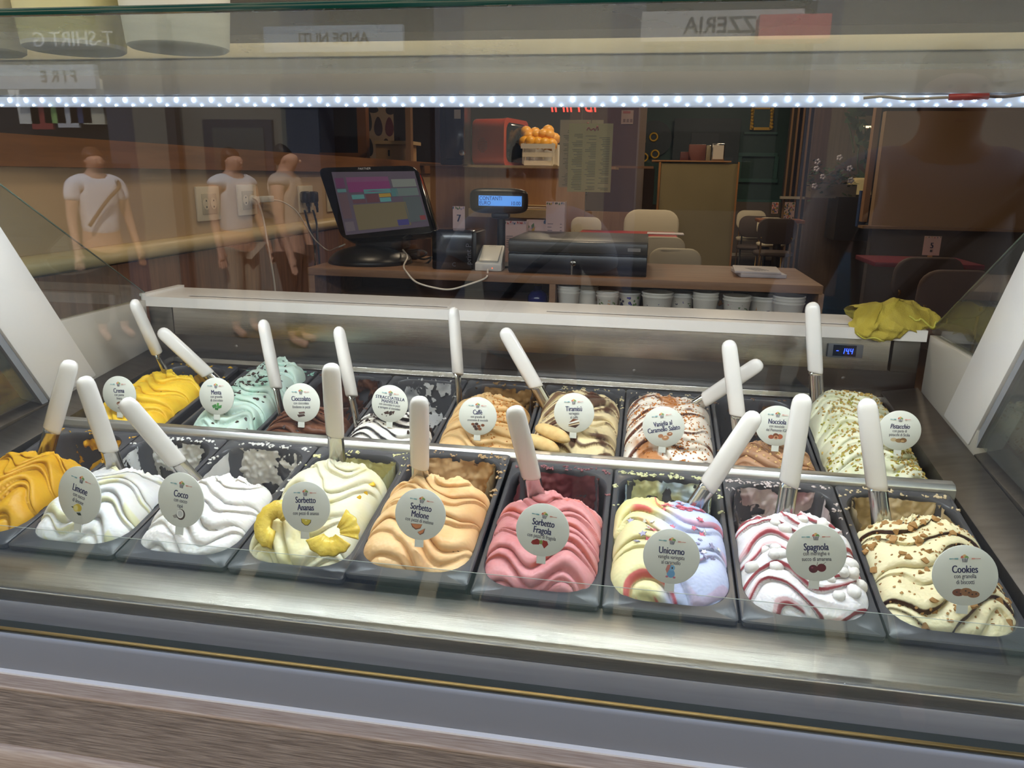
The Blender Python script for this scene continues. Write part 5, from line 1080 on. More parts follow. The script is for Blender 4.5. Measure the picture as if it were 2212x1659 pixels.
# ================================================================ deeper in the shop
leather = mat('chair_beige', (216, 204, 178), .6); dkfab = mat('chair_taupe', (78, 64, 58), .7); gold = mat('chair_gold', (176, 140, 84), .3, .9); blk = mat('chair_black', (30, 28, 28), .4, .5)
def rr2(w, h, r, n=5):
    pts = []
    for cx, cy, a0 in ((w - r, -h + r, -PI / 2), (w - r, h - r, 0), (-w + r, h - r, PI / 2), (-w + r, -h + r, PI)):
        for k in range(n + 1): pts.append((cx + r * math.cos(a0 + PI / 2 * k / n), cy + r * math.sin(a0 + PI / 2 * k / n)))
    return pts
def chair(x, y, rz, fab, frame, lab, group, sc=1.0, seat_h=.46):
    t = thing('dining_chair', lab, 'chair', (x, y, 0), (0, 0, rz), group); t.scale = (sc,) * 3
    def pad(name, w_, h_, r, th, M, bow=0):
        bm = bmesh.new(); pts = rr2(w_, h_, r); rings = []
        for z, k in ((-th / 2, .93), (-th * .3, 1), (th * .3, 1), (th / 2, .93)):
            rings.append([bm.verts.new(M @ Vector((px * k, py * k, z + bow * (px / w_) ** 2))) for px, py in pts])
        N = len(pts)
        for q in range(3):
            for i in range(N): bm.faces.new((rings[q][i], rings[q][(i + 1) % N], rings[q + 1][(i + 1) % N], rings[q + 1][i]))
        bm.faces.new(rings[0][::-1]); bm.faces.new(rings[-1]); link(name, bm_mesh(name, bm, fab, smooth=True), t)
    pad('seat', .22, .21, .14, .05, Matrix.Translation((0, 0, seat_h)))
    pad('backrest', .22, .15, .11, .035, Matrix.Translation((0, -.21, seat_h + .27)) @ Matrix.Rotation(PI / 2 + .12, 4, 'X'), -.03)
    for sx in (-1, 1):
        link('leg', tube_me('leg', [(sx * .16, .14, seat_h - .02), (sx * .20, .19, 0)], .010, frame, 8), t)
        link('leg', tube_me('leg', [(sx * .17, -.20, seat_h + .2), (sx * .17, -.17, seat_h - .02), (sx * .20, -.22, 0)], .010, frame, 8), t)
    return t
def px_chair(u, v, y, rz, fab, frame, lab, group, wpx):
    """chair whose back is centred on a pixel, at depth y"""
    p = at(u, v, y=y); q = at(u + wpx, v, y=y); s = (q - p).length / .44
    return chair(p.x, p.y + .2 * s * (1 if abs(rz) < 1 else -1), rz, fab, frame, lab, group, s, max(.2, p.z / s - .27))
px_chair(1266, 492, 3.85, PI, leather, gold, 'pale beige chair behind the left part of the red table', 'pale beige chairs', 66)
px_chair(1406, 494, 3.85, PI, leather, gold, 'pale beige chair behind the right part of the red table', 'pale beige chairs', 120)
px_chair(1430, 545, 2.5, 0, leather, gold, 'pale beige chair nearer than the red table, mostly hidden by another', 'pale beige chairs', 100)
px_chair(1457, 575, 2.1, 0, leather, gold, 'nearest pale beige chair behind the cash drawer', 'pale beige chairs', 116)
px_chair(1622, 476, 6.7, PI, leather, gold, 'farthest pale chair by the dark green wall', 'chairs by the green wall', 64)
px_chair(1626, 490, 6.4, PI * .95, dkfab, blk, 'dark chair turned away behind another dark chair', 'chairs by the green wall', 70)
px_chair(1664, 490, 6.15, PI, leather, gold, 'pale chair across the small table by the green wall', 'chairs by the green wall', 60)
px_chair(1679, 500, 5.2, 0, dkfab, gold, 'dark backed chair with thin gold legs by the green wall', 'chairs by the green wall', 86)
px_chair(1998, 605, 3.2, .1, dkfab, gold, 'dark taupe chair back beneath the number 5 card', 'dark taupe chairs at right', 158)
px_chair(2056, 636, 2.7, .1, mat('chair_mauve', (92, 72, 66), .7), gold, 'nearer mauve taupe chair beside the side glass at right', 'dark taupe chairs at right', 170)
red_t = mat('table_red', (176, 44, 46), .35); leg_m = mat('table_leg', (60, 52, 48), .4, .5)
def table(u0, u1, v, y, d, m, lab, ped=True):
    a, b = at(u0, v, y=y), at(u1, v, y=y); w_ = (b.x - a.x) / 2
    t = thing('cafe_table', lab, 'table', ((a.x + b.x) / 2, y, 0), (0, 0, 0), 'cafe tables')
    link('tabletop', bm_mesh('tabletop', (lambda q: (abox(q, -w_, w_, 0, d, a.z - .025, a.z), q)[1])(bmesh.new()), m, bevel=.004), t)
    link('pedestal', lathe_me('pedestal', [(0, .0), (.2, .0), (.2, .012), (.03, .03), (.03, a.z - .0255), (0, a.z - .0255)], leg_m, 20), t, (0, d / 2, 0))
    return t, a.z
rt, rz_ = table(1234, 1468, 514, 2.75, .60, red_t, 'red topped table in front of the pale beige chairs')
t5, z5 = table(1890, 2130, 566, 3.5, .4, mat('table_plum', (120, 38, 58), .4), 'dark red table at right carrying the number 5 card')
tg, zg = table(1640, 1740, 474, 5.5, .25, mat('table_oak', (150, 96, 66), .4), 'small wooden table by the green wall')
p = at(1438, 503, y=3.1); t = thing('leaflet', 'pale leaflet lying flat on the red table', 'leaflet', (p.x, 3.1, rz_ + .0006)); box('sheet', mat('paper', (206, 200, 204)), -.09, .09, 0, .13, 0, .004, parent=t)
n5, s_, h_ = number_card(2013, 531, 3.6, 37, 44, '5', 'pink number card showing 5 on the dark red table')
box('card_foot', mat('card_wood', (190, 110, 70)), -.01, .01, -h_ / 2 - .03, -h_ / 2 - .0003, -.012, .0, parent=n5)
link('code_mark', art_me('code_mark', [('p', [(-.06, -.33), (.06, -.33), (.06, -.21), (-.06, -.21)], pm(70, 70, 90))]), n5, (0, 0, .0006)).scale = (h_, h_, 1)
for (u0, v0, u1, v1, y, lab) in ((1666, 437, 1682, 461, 5.7, 'patterned pink menu card on the table by the green wall'), (1692, 437, 1718, 474, 5.5, 'darker red menu card on the table by the green wall')):
    menu_card(u0, v0, u1, v1, y, lab)
# ---- oak bar front with pale top running across behind the till, partition
struct(pbox('wall_partition', mat('bar_oak', (168, 128, 90), .55, var=.5, vscale=5, vstretch=(9, 9, 1), rgb2=(140, 100, 68)), 930, 360, 1262, 560, 3.9, .05))
struct(pbox('wall_low', mat('bar_oak', (168, 128, 90)), 1236, 458, 1412, 700, 4.3, .05))
struct(pbox('trim_4', mid_brown, 900, 356, 1412, 361, 3.86, .08))
struct(pbox('wall_bar', mat('bar_dark', (70, 50, 42), .7), 1000, 362, 1412, 456, 5.2, .05))
ledge = pbox('ledge_shelf', pine, 1012, 452, 1190, 470, 3.2, .70); setp(ledge, 'pale wooden ledge running behind the till', 'ledge')
cab = thing('cabinet', 'tall olive panelled cabinet with light oak edges', 'cabinet', at(1495, 700, y=4.0))
def onx(o, t): o.parent = t; o.matrix_parent_inverse = Matrix.Translation(-t.location); return o
olive = mat('olive_panel', (142, 128, 90), .45, var=.25, vscale=3, rgb2=(84, 70, 40)); edge_o = mat('oak_edge', (164, 112, 60), .5)
onx(pbox('panel', olive, 1415, 353, 1575, 790, 4.0, .4), cab)
onx(pbox('edge_strip', edge_o, 1410, 350, 1414.5, 790, 3.99, .02), cab); onx(pbox('edge_strip', edge_o, 1575.5, 350, 1579, 790, 3.99, .02), cab)
onx(pbox('top_edge', edge_o, 1408, 346.5, 1580, 349.5, 3.99, .42), cab)
CT = at(1495, 346.5, y=4.0).z
def oncab(u0, v0, u1, v1, y, th_, m, name, lab, cat, frame=None, group=None):
    a, b = at(u0, v0, y=y), at(u1, v0, y=y); w_ = (b.x - a.x) / 2; h = a.z - CT
    t = thing(name, lab, cat, ((a.x + b.x) / 2, y, CT + .0006), (0, 0, 0), group)
    link('body', bm_mesh('body', (lambda q: (abox(q, -w_, w_, 0, th_, 0, h), q)[1])(bmesh.new()), m, bevel=.004), t)
    if frame: link('front', bm_mesh('front', (lambda q: (abox(q, -w_ * .82, w_ * .82, -.004, -.0005, h * .1, h * .9), q)[1])(bmesh.new()), frame), t)
oncab(1539, 310, 1567, 347, 4.1, .08, mat('chrome', (170, 166, 160)), 'napkin_holder', 'chrome napkin holder on top of the olive cabinet', 'napkin holder', mat('napkin', (206, 198, 184), .8))
oncab(1489, 312, 1526, 347, 4.15, .05, mat('menu_brown', (116, 66, 52), .6), 'menu_holder', 'reddish patterned menu box on top of the cabinet', 'menu')
oncab(1470, 328, 1488, 347, 4.1, .05, mat('jar_brown', (92, 48, 40), .3), 'condiment_jar', 'small brown jar on the cabinet beside the menu box', 'jar')
oncab(1527, 314, 1537, 347, 4.12, .04, mat('bottle_pale', (150, 140, 110), .2), 'sauce_bottle', 'slim pale bottle next to the chrome napkin holder', 'bottle')
# ---- hanging menu sheet with writing, second sheet behind, plate with pictograms
a, b = at(1225, 414, y=3.0), at(1325, 267, y=3.0); w_ = b.x - a.x; h_ = b.z - a.z
for k, (dx, dy, lab, m) in enumerate(((0, 0, 'tall hanging pale green menu sheet full of small writing', mat('sheet_green', (204, 206, 150), .6)), (-.05, .06, 'second hanging menu sheet behind the pale green one', mat('sheet_pale', (196, 184, 160), .6)))):
    t = thing('hanging_menu', lab, 'menu', ((a.x + b.x) / 2 + dx, 3.0 + dy, (a.z + b.z) / 2 + (0 if k == 0 else .02)), (PI / 2, 0, 0))
    link('sheet', bm_mesh('sheet', (lambda q: (abox(q, -w_ / 2, w_ / 2, -h_ / 2, h_ / 2, -.002, 0), q)[1])(bmesh.new()), m), t)
    bm = bmesh.new(); rd = random.Random(3 + k)
    for c_ in range(3):
        for j in range(34):
            if rd.random() < .16: continue
            x0 = -w_ * .44 + c_ * w_ * .31; ln = w_ * rd.uniform(.12, .25); y0 = h_ * .34 - j * h_ * .0245
            abox(bm, x0 + (w_ * .26 - ln), x0 + w_ * .26, y0, y0 + h_ * .009, .0003, .0005)
    link('lettering', bm_mesh('lettering', bm, mat('sheet_ink', (110, 112, 84), .6)), t)
    
    link('heading', tube_me('heading', [(-.02, h_ * .40, .002), (-.012, h_ * .44, .002), (.0, h_ * .405, .002), (.012, h_ * .43, .002), (.02, h_ * .40, .002), (.03, h_ * .46, .002), (.034, h_ * .40, .002)], .003, pm(160, 70, 60), 6), t)
    link('cord', tube_me('cord', [(.0, h_ / 2, 0), (.0, 2.7 - t.location.z, 0)], .0015, mat('pale_print', (200, 200, 205)), 6), t)
pl = pbox('notice_plate', mat('notice', (176, 156, 140), .5), 1342, 238, 1368, 268, 4.69, .009); setp(pl, 'small notice with three pictograms on the brown wall', 'notice')
for k in range(3): onx(pbox('pictogram', mat('pictogram_ink', (120, 96, 84), .5), 1346 + k * 7.5, 257, 1351 + k * 7.5, 264, 4.688, .0015), pl)
onx(pbox('picture', mat('notice_red', (170, 92, 70), .5), 1346, 240, 1362, 245, 4.688, .0015), pl)
struct(pbox('wall_brown', mat('wall_umber', (94, 70, 58), .75), 1230, 100, 1378, 460, 4.7, .06))
struct(pbox('trim_5', mat('post_grey', (120, 106, 96), .5), 1376, 150, 1394, 470, 4.5, .08))
# ---- red neon lettering, seen from behind
p = at(1240, 229, y=4.2)
t = thing('neon_sign', 'red neon lettering hanging just under the light strip', 'sign', p, (PI / 2, 0, PI)); nm = mat('neon_red', (255, 50, 40), .3, emit=3.5)
link('lettering', text_me('IB MIMI', .115, nm, cond=.8, bold=.0, shear=.2, ext=.004), t)
link('hanger', tube_me('hanger', [(-.14, .05, 0), (-.14, .6, 0)], .002, mat('pale_print', (200, 200, 205)), 6), t)
# ---- orange retro cabinet radio, dark wall machine, orange crate
oz = at(1060, 357, y=3.3)
t = thing('retro_television', 'orange rounded retro television with dark screen', 'television', (0, 0, 0)); orm = mat('orange_enamel', (176, 58, 26), .35)
a, b = at(1026, 357, y=3.3), at(1095, 254, y=3.3); t.location = ((a.x + b.x) / 2 - .03, 3.36, a.z); t.rotation_euler.z = math.radians(-13)
w_ = (b.x - a.x) / 2; h = b.z - a.z
bm = bmesh.new(); rings = []
for x, k in ((-w_, .97), (-w_ + .01, 1), (w_ * .95, 1), (w_ * 1.25, 1.03)):
    rings.append([bm.verts.new((x, .15 + px * k, h / 2 + py * k)) for px, py in rr2(.17, h / 2, .045)])
N = len(rings[0])
for q in range(3):
    for i in range(N): bm.faces.new((rings[q][i], rings[q][(i + 1) % N], rings[q + 1][(i + 1) % N], rings[q + 1][i]))
bm.faces.new(rings[0]); bm.faces.new(rings[-1]); link('cabinet', bm_mesh('cabinet', bm, orm, smooth=True), t).data.set_sharp_from_angle(angle=.6)
bm = bmesh.new(); A = [bm.verts.new((w_ * 1.25 + .002, .15 + px * .84, h / 2 + py * .84)) for px, py in rr2(.17, h / 2, .05)]; B_ = [bm.verts.new((w_ * 1.25 + .012, .15 + px * .7, h / 2 + py * .72)) for px, py in rr2(.17, h / 2, .05)]
for i in range(N): bm.faces.new((A[i], A[(i + 1) % N], B_[(i + 1) % N], B_[i]))
bm.faces.new(B_); link('screen', bm_mesh('screen', bm, black_gl, smooth=True), t)
# flat front face towards us: speaker dots
bm = bmesh.new()
for i in range(7):
    for j in range(9):
        if ((i - 3) / 3.4) ** 2 + ((j - 4) / 4.4) ** 2 < 1: abox(bm, -w_ * .55 + i * .008, -w_ * .55 + i * .008 + .005, -.0212, -.0202, h * .28 + j * .0085, h * .28 + j * .0085 + .0055)
link('speaker_grille', bm_mesh('speaker_grille', bm, mat('grille_dark', (110, 40, 24), .6)), t)
sh = pbox('wall_shelf', pine, 1000, 358, 1330, 363, 3.25, .4); setp(sh, 'wooden shelf carrying the orange television and the orange crate', 'shelf')
ST = at(1100, 358, y=3.25).z
a, b = at(950, 356, y=3.1), at(1004, 235, y=3.1)
t = thing('coffee_dispenser', 'black dispenser with clear front beside the orange television', 'dispenser', ((a.x + b.x) / 2, 3.1, a.z)); w_ = (b.x - a.x) / 2; h = b.z - a.z
box('body', black_pl, -w_, w_ * .8, 0, .2, 0, h * 1.3, parent=t, bevel=.01); box('front_cover', mat('smoke_plastic', (34, 34, 38), .1), -w_ * .5, w_, -.02, -.001, h * .1, h * 1.25, parent=t, bevel=.01)
box('label_plate', pm(200, 196, 190), w_ * .25, w_ * .75, -.0225, -.0205, h * .82, h * .98, parent=t)
link('knob', lathe_me('knob', [(0, 0), (.014, 0), (.014, .02), (0, .022)], mat('chrome', (170, 166, 160)), 14), t, (w_ * .9, -.021, h * .22), (PI / 2, 0, 0))
a, b = at(1125, 345, y=3.4), at(1200, 304, y=3.4)
t = thing('orange_juicer_crate', 'white slatted crate filled with oranges', 'crate', ((a.x + b.x) / 2, 3.4, a.z - .03)); w_ = (b.x - a.x) / 2; h = b.z - a.z + .03
for k in range(3): box('slat', white_pl, -w_ * (.82 + k * .09), w_ * (.82 + k * .09), -.002 - k * .004, .008 - k * .004, k * h / 3 + .002, k * h / 3 + h / 3 * .62, parent=t)
for k in range(4): box('post', white_pl, -w_ * .8 + k * w_ * .53, -w_ * .8 + k * w_ * .53 + .008, .0085, .012, 0, h * .92, parent=t)
box('floor_panel', white_pl, -w_ * .8, w_ * .8, .0125, .2, 0, .006, parent=t); box('back_slat', white_pl, -w_, w_, .205, .215, 0, h * .9, parent=t)
for sx in (-1, 1): box('end_panel', white_pl, sx * w_ * .9 - .003, sx * w_ * .9 + .003, .0125, .2, .007, h * .9, parent=t)
om = mat('orange_peel', (240, 172, 48), .4, bump=.3, bscale=300); oj = ball_me('orange', om, .034, .034, .033, 2)
rd = random.Random(2); z_ = t.location.z
for k, (dx, dy, dz) in enumerate([(-.105, .05, .0), (-.06, .03, 0), (-.01, .035, -.004), (.04, .03, -.008), (.085, .04, -.012), (-.085, .1, .03), (-.03, .10, .035), (.02, .09, .04), (.062, .085, .035), (.095, .1, .02), (-.11, .12, .055), (-.05, .14, .05), (.045, .13, .062)]):
    o = setp(link('orange', oj, None, (t.location.x + dx * w_ / .12, t.location.y + dy, z_ + h * .95 + dz)), 'fresh orange heaped in the white slatted crate', 'orange', 'oranges in the crate')
# ---- patterned panel with big dark drops, frame, boxes behind the till
dp = pbox('drop_panel', mat('drop_paper', (206, 178, 150), .7), 792, 225, 850, 356, 4.59, .009); setp(dp, 'wall panel printed with large dark drop shapes', 'panel')
for u, v, ru, rv, c in ((817, 273, 9, 21, (70, 32, 44)), (841, 274, 9, 21, (120, 40, 52)), (797, 262, 6, 22, (60, 52, 46)), (806, 236, 11, 8, (66, 48, 46)), (843, 236, 10, 12, (60, 36, 40)), (798, 318, 8, 20, (52, 40, 38)), (834, 316, 9, 17, (90, 74, 62))):
    c0 = at(u, v, y=4.588); c1 = at(u + ru, v, y=4.588); c2 = at(u, v - rv, y=4.588); rx, rz = (c1 - c0).length, (c2 - c0).length
    bm = bmesh.new(); f = bm.faces.new([bm.verts.new((c0.x + rx * math.cos(a_ * PI / 10) * (1 - .25 * math.sin(a_ * PI / 10)), 4.5885, c0.z + rz * math.sin(a_ * PI / 10))) for a_ in range(20)])
    onx(link('drop', bm_mesh('drop', bm, mat('drop_%d_%d_%d' % c, c, .6)), None), dp)
setp(pbox('doorway_frame', mat('amber_wood', (150, 92, 40), .5), 772, 225, 791, 356, 4.2, .06), 'upright amber wood frame left of the drop panel', 'frame')
struct(pbox('wall_dark', mat('wall_wine', (44, 26, 32), .7), 690, 150, 774, 330, 4.25, .05))
struct(pbox('wall_dark_2', mat('wall_wine', (44, 26, 32)), 780, 150, 960, 560, 4.6, .05))
setp(pbox('doorway_frame', mat('amber_wood', (150, 92, 40)), 690, 330, 790, 352, 4.19, .06), 'amber wood cross rail behind the till', 'frame')
setp(pbox('post', mat('post_tan', (150, 112, 80), .5), 876, 225, 887, 358, 4.0, .05), 'slim tan post between drop panel and dispenser', 'post')
bx = thing('carton', 'pale cardboard carton on the shelf behind the till', 'carton', at(845, 356, y=4.1)); onx(pbox('body', mat('cardboard', (176, 136, 92), .8), 812, 312, 880, 356, 4.1, .2), bx); onx(pbox('lid', mat('cardboard2', (190, 160, 118), .8), 808, 304, 886, 311.5, 4.08, .24), bx)
onx(pbox('hand_hole', dark_brown, 838, 324, 842, 337, 4.098, .0015), bx)
# ---- green door wall, mouldings, ornaments
grn = mat('door_green', (36, 66, 62), .5); grnd = mat('door_dark', (40, 50, 54), .5)
struct(pbox('wall_green', grn, 1392, 100, 1745, 445, 7.2, .06))
dr = struct(pbox('door_1', grnd, 1452, 256, 1594, 436, 7.12, .04))
for (u0, v0, u1, v1) in ((1493, 288, 1552, 318), (1465, 340, 1580, 425)):
    o = pbox('door_panel', mat('door_panel', (54, 60, 66), .5), u0, v0, u1, v1, 7.105, .012); o.parent = dr
for (u0, v0, u1, v1) in ((1593, 330, 1680, 338), (1593, 386, 1680, 394), (1593, 338.2, 1601, 385.8), (1672, 338.2, 1680, 385.8), (1578, 432, 1745, 437), (1608, 285, 1680, 290)):
    struct(pbox('trim_6', mat('moulding_green', (54, 92, 84), .4), u0, v0, u1, v1, 7.17, .028))
struct(pbox('wall_taupe', mat('wall_grey', (96, 84, 76), .8), 1570, 437.5, 1760, 620, 7.1, .06))
struct(pbox('trim_7', mat('white_trim', (176, 166, 150), .5), 1560, 549, 1740, 555, 7.0, .05))
fr = thing('picture_frame', 'small yellow frame with beaded sides on the green wall', 'frame', at(1645, 260, y=7.15)); yl = mat('frame_yellow', (214, 168, 30), .4)
for (u0, v0, u1, v1) in ((1622, 232, 1628, 280), (1664, 232, 1670, 280), (1628, 275, 1664, 281), (1628, 231, 1664, 236)): onx(pbox('rail', yl, u0, v0, u1, v1, 7.14, .03), fr)
for k in range(6):
    for u in (1625, 1667):
        p = at(u, 239 + k * 7.2, y=7.135); onx(link('bead', ball_me('bead', yl, .017, .017, .017, 1), None, p), fr)
onx(pbox('panel', mat('panel_green', (52, 78, 74), .5), 1628, 236, 1664, 275, 7.15, .012), fr)
ar = thing('ring_board', 'dark arched green board with yellow rings', 'board', at(1415, 340, y=6.9))
c0 = at(1413, 300, y=7.199); onx(link('board', lathe_me('board', [(0, 0), (.17, 0), (.17, .03), (0, .03)], grnd, 32), None, c0, (PI / 2, 0, 0)), ar)
for u, v in ((1412, 296), (1391, 340), (1415, 333), (1385, 305)):
    p = at(u, v, y=7.155); bm = bmesh.new(); N = 20; R_ = []
    for i in range(N):
        a_ = 2 * PI * i / N; R_.append([bm.verts.new((p.x + math.cos(a_) * (.036 + .009 * math.cos(q * PI / 3)), 7.158 + .009 * math.sin(q * PI / 3), p.z + math.sin(a_) * (.036 + .009 * math.cos(q * PI / 3)))) for q in range(6)])
    for i in range(N):
        for q in range(6): bm.faces.new((R_[i][q], R_[i][(q + 1) % 6], R_[(i + 1) % N][(q + 1) % 6], R_[(i + 1) % N][q]))
    onx(link('ring', bm_mesh('ring', bm, yl, smooth=True)), ar)
# ---- slatted screen and curtain at right
sl = thing('slat_screen', 'screen of upright thin wooden slats right of the green wall', 'screen', at(1715, 430, y=6.4))
for k in range(6):
    u = 1692 + k * 12; onx(pbox('slat', mat('slat_wood', (128, 98, 70), .5), u, 120, u + 3.5, 745, 6.4 - .02 * k, .03), sl)
onx(pbox('rail', mat('white_trim', (176, 166, 150)), 1686, 424.5, 1738, 430, 6.35, .05), sl)
onx(pbox('panel', mat('screen_back', (46, 40, 37), .7), 1688, 118, 1764, 745, 6.56, .02), sl)
struct(pbox('wall_curtain', mat('curtain_tan', (100, 80, 64), .85, var=.5, vscale=4, vstretch=(14, 1, .2)), 1748, 100, 1836, 640, 6.1, .06))
struct(pbox('wall_lamp_niche', mat('niche', (150, 130, 96), .8), 1812, 250, 1890, 425, 6.6, .06))
struct(pbox('trim_8', mat('post_tan', (150, 112, 80)), 1886, 100, 1898, 480, 5.4, .08))
struct(pbox('wall_booth', mat('booth_tan', (152, 122, 90), .8), 1898, 240, 2400, 497, 5.0, .08))
struct(pbox('wall_booth_low', mat('booth_grey', (70, 62, 60), .8), 1866, 500, 2400, 760, 4.9, .08))
struct(pbox('trim_9', mat('booth_cap', (130, 102, 76), .6), 1862, 494.5, 2400, 500, 4.86, .12))
# planter with white flowers, climbing plant, lamp, dark console
pt = thing('flower_planter', 'box of white flowering plants in front of the lamp niche', 'planter', at(1790, 430, y=5.8))
onx(pbox('trough', mat('planter_grey', (120, 108, 92), .7), 1752, 398, 1850, 428, 5.8, .2), pt)
rd = random.Random(21); leafm = mat('leaf_green', (52, 74, 40), .6); fl = mat('petal_white', (206, 200, 214), .6); lbm = bmesh.new(); base = at(1795, 392, y=5.85); spn = (at(1845, 392, y=5.85) - at(1745, 392, y=5.85)).length
for _ in range(260):
    c = base + Vector((rd.uniform(-.5, .5) * spn, rd.uniform(-.1, .1), rd.gauss(.03, .06))); a_ = rd.uniform(0, 6.28); s = rd.uniform(.015, .03)
    d1 = Vector((math.cos(a_), math.sin(a_) * .5, rd.uniform(-.6, .6))) * s; d2 = Vector((-math.sin(a_), math.cos(a_), rd.uniform(-.5, .5))) * s * .5
    lbm.faces.new([lbm.verts.new(c + v) for v in (-d1, d2, d1, -d2)])
setp(onx(link('foliage', bm_mesh('foliage', lbm, leafm)), pt), kind='stuff')
for u, v in ((1766, 350), (1814, 341), (1764, 365), (1836, 364), (1778, 382), (1838, 390), (1760, 402)):
    p = at(u, v, y=5.78); bm = bmesh.new()
    for k in range(5):
        a_ = k * 2 * PI / 5; bmesh.ops.create_icosphere(bm, subdivisions=1, radius=.013, matrix=Matrix.Translation((p.x + math.cos(a_) * .014, p.y, p.z + math.sin(a_) * .014)) @ Matrix.Diagonal((1, .4, 1, 1)))
    onx(link('flower', bm_mesh('flower', bm, fl, smooth=True)), pt)
vp = thing('climbing_plant', 'tall climbing plant with pointed leaves by the lit niche', 'plant', at(1858, 420, y=6.0))
stems = [[at(1862, 425, y=6.0), at(1852, 350, y=6.0), at(1858, 290, y=6.0), at(1850, 240, y=6.0)], [at(1868, 425, y=6.0), at(1872, 340, y=6.0), at(1868, 270, y=6.0)], [at(1845, 330, y=6.0), at(1838, 290, y=6.0), at(1832, 262, y=6.0)]]
for st in stems: onx(link('stem', tube_me('stem', st, .006, mat('stem_green', (70, 82, 44), .6), 6)), vp)
for k in range(46):
    u, v = rd.choice(((1855, 255), (1862, 300), (1868, 340), (1840, 250), (1872, 280), (1860, 390), (1850, 235)))
    c = at(u + rd.gauss(0, 9), v + rd.gauss(0, 14), y=5.95 + rd.uniform(-.05, .05)); s = rd.uniform(.03, .055); a_ = rd.uniform(0, 6.28)
    d1 = Vector((math.cos(a_), .2, math.sin(a_))) * s; d2 = Vector((-math.sin(a_), .3, math.cos(a_))) * s * .5
    bm = bmesh.new(); bm.faces.new([bm.verts.new(c + v_) for v_ in (-d1, -d1 * .2 + d2, d1, -d1 * .2 - d2)]); onx(link('leaf', bm_mesh('leaf', bm, leafm)), vp)
lm = thing('table_lamp', 'lamp with pale shade glowing on the dark console', 'lamp', at(1852, 424, y=5.9))
a = at(1852, 424, y=5.9); b = at(1852, 384, y=5.9); hh = b.z - a.z
link('shade', lathe_me('shade', [(.10, hh * .1), (.085, hh * .9), (.03, hh)], mat('lamp_shade', (196, 168, 110), .6, emit=.25), 24, cap=False), lm); link('foot', lathe_me('foot', [(0, 0), (.05, 0), (.05, .01), (.01, .02), (.01, hh * .95), (0, hh * .95)], leg_m, 16), lm)
setp(pbox('console', mat('console_black', (24, 22, 24), .4), 1806, 426, 1880, 520, 5.7, .35), 'low black console below the planter and the lamp', 'console')
setp(pbox('wall_light', mat('tube_warm', (255, 222, 170), .3, emit=2.5), 1866, 272, 1893, 276, 6.2, .02), 'short bright light tube above the climbing plant', 'light')
setp(pbox('blue_cloth', mat('cloth_blue', (30, 62, 112), .8), 1856, 412, 1872, 490, 5.5, .06), 'blue cloth hanging beside the dark console', 'cloth')
# hook-necked tap seen against the bar
setp(link('tap', tube_me('tap', [at(1261, 458, y=4.32), at(1264, 425, y=4.32), at(1275, 405, y=4.32), at(1292, 395, y=4.32), at(1308, 396, y=4.32)], .008, mat('chrome', (170, 166, 160)), 8)), 'thin curved chrome tap on the bar behind the chairs', 'tap')
# ================================================================ the street behind the viewer (seen mirrored in the panes)
def V(u, v, yv):
    p = at(u, v, y=yv); return Vector((p.x, -.453 - yv, p.z))
def rbox(name, m, u0, v0, u1, v1, yv, th, parent=None, z0=None, z1=None):
    vm, um = (v0 + v1) / 2, (u0 + u1) / 2; a, b = V(u0, vm, yv), V(u1, vm, yv); bm = bmesh.new(); abox(bm, a.x, b.x, a.y - th, a.y, V(um, v1, yv).z if z0 is None else z0, V(um, v0, yv).z if z1 is None else z1)
    return link(name, bm_mesh(name, bm, m), parent)
stone = mat('facade_stone', (116, 113, 104), .85, var=.15, vscale=1.5, bump=.3, bscale=14); pil = mat('facade_blue_grey', (70, 72, 84), .7)
dkin = mat('shop_dark', (34, 32, 34), .6)
struct(box('pavement', mat('paving', (118, 110, 102), .8, var=.3, vscale=3), -14, 16, -8.2, -.27, -.12, -.0))
struct(box('wall_street', dkin, -14, 16, -8.2, -7.9, 0, 3.3))  # dark colour stands in for the unlit shop openings between the piers
struct(box('wall_upper', mat('facade_plaster', (206, 188, 154), .85, var=.1, vscale=1), -14, 16, -8.2, -7.45, 3.3, 11))
struct(box('wall_shop_upper', mat('facade_ochre', (186, 160, 120), .85), -14, 16, -.8, -.305, 4.2, 5.6))
for u0, u1, m in ((236, 292, pil), (292, 362, stone), (385, 620, stone), (620, 690, pil), (940, 1003, pil), (1003, 1310, stone), (1310, 1380, pil), (1735, 1790, pil), (1790, 2300, stone)):
    struct(rbox('wall_pier', m, u0, 0, u1, 600, 7.0, .4, z0=.0, z1=3.3))
wk = 0
for k in range(9):
    x = -9.5 + k * 2.3
    wd_ = thing('street_window', ordn[k] + ' upper window with green shutters across the street', 'window', (x, -7.45, 4.6), (0, 0, 0), 'upper windows across the street')
    box('pane', mat('pane_dark', (40, 50, 62), .1), -.5, .5, 0, .02, 0, 1.7, parent=wd_)
    for sx in (-1, 1): box('shutter', mat('shutter_green', (60, 84, 70), .6), sx * .78 - .25, sx * .78 + .25, 0, .05, 0, 1.7, parent=wd_)
    box('sill', stone, -.6, .6, 0, .12, -.1, -.005, parent=wd_)
sw = thing('shop_window', 'small dark framed window in the stone pier across the street', 'window', V(517, 460, 6.95))
fr2 = mat('frame_navy', (40, 46, 62), .5)
onx(rbox('frame', fr2, 445, 258, 592, 470, 6.95, .05), sw); onx(rbox('pane', mat('pane_dark', (40, 50, 62)), 465, 276, 574, 455, 6.94, .03), sw)
setp(rbox('drain_pipe', mat('pipe_dark', (46, 40, 44), .5), 364, 40, 384, 600, 6.80, .09, z0=0), 'dark drain pipe on the stone front across the street', 'pipe')
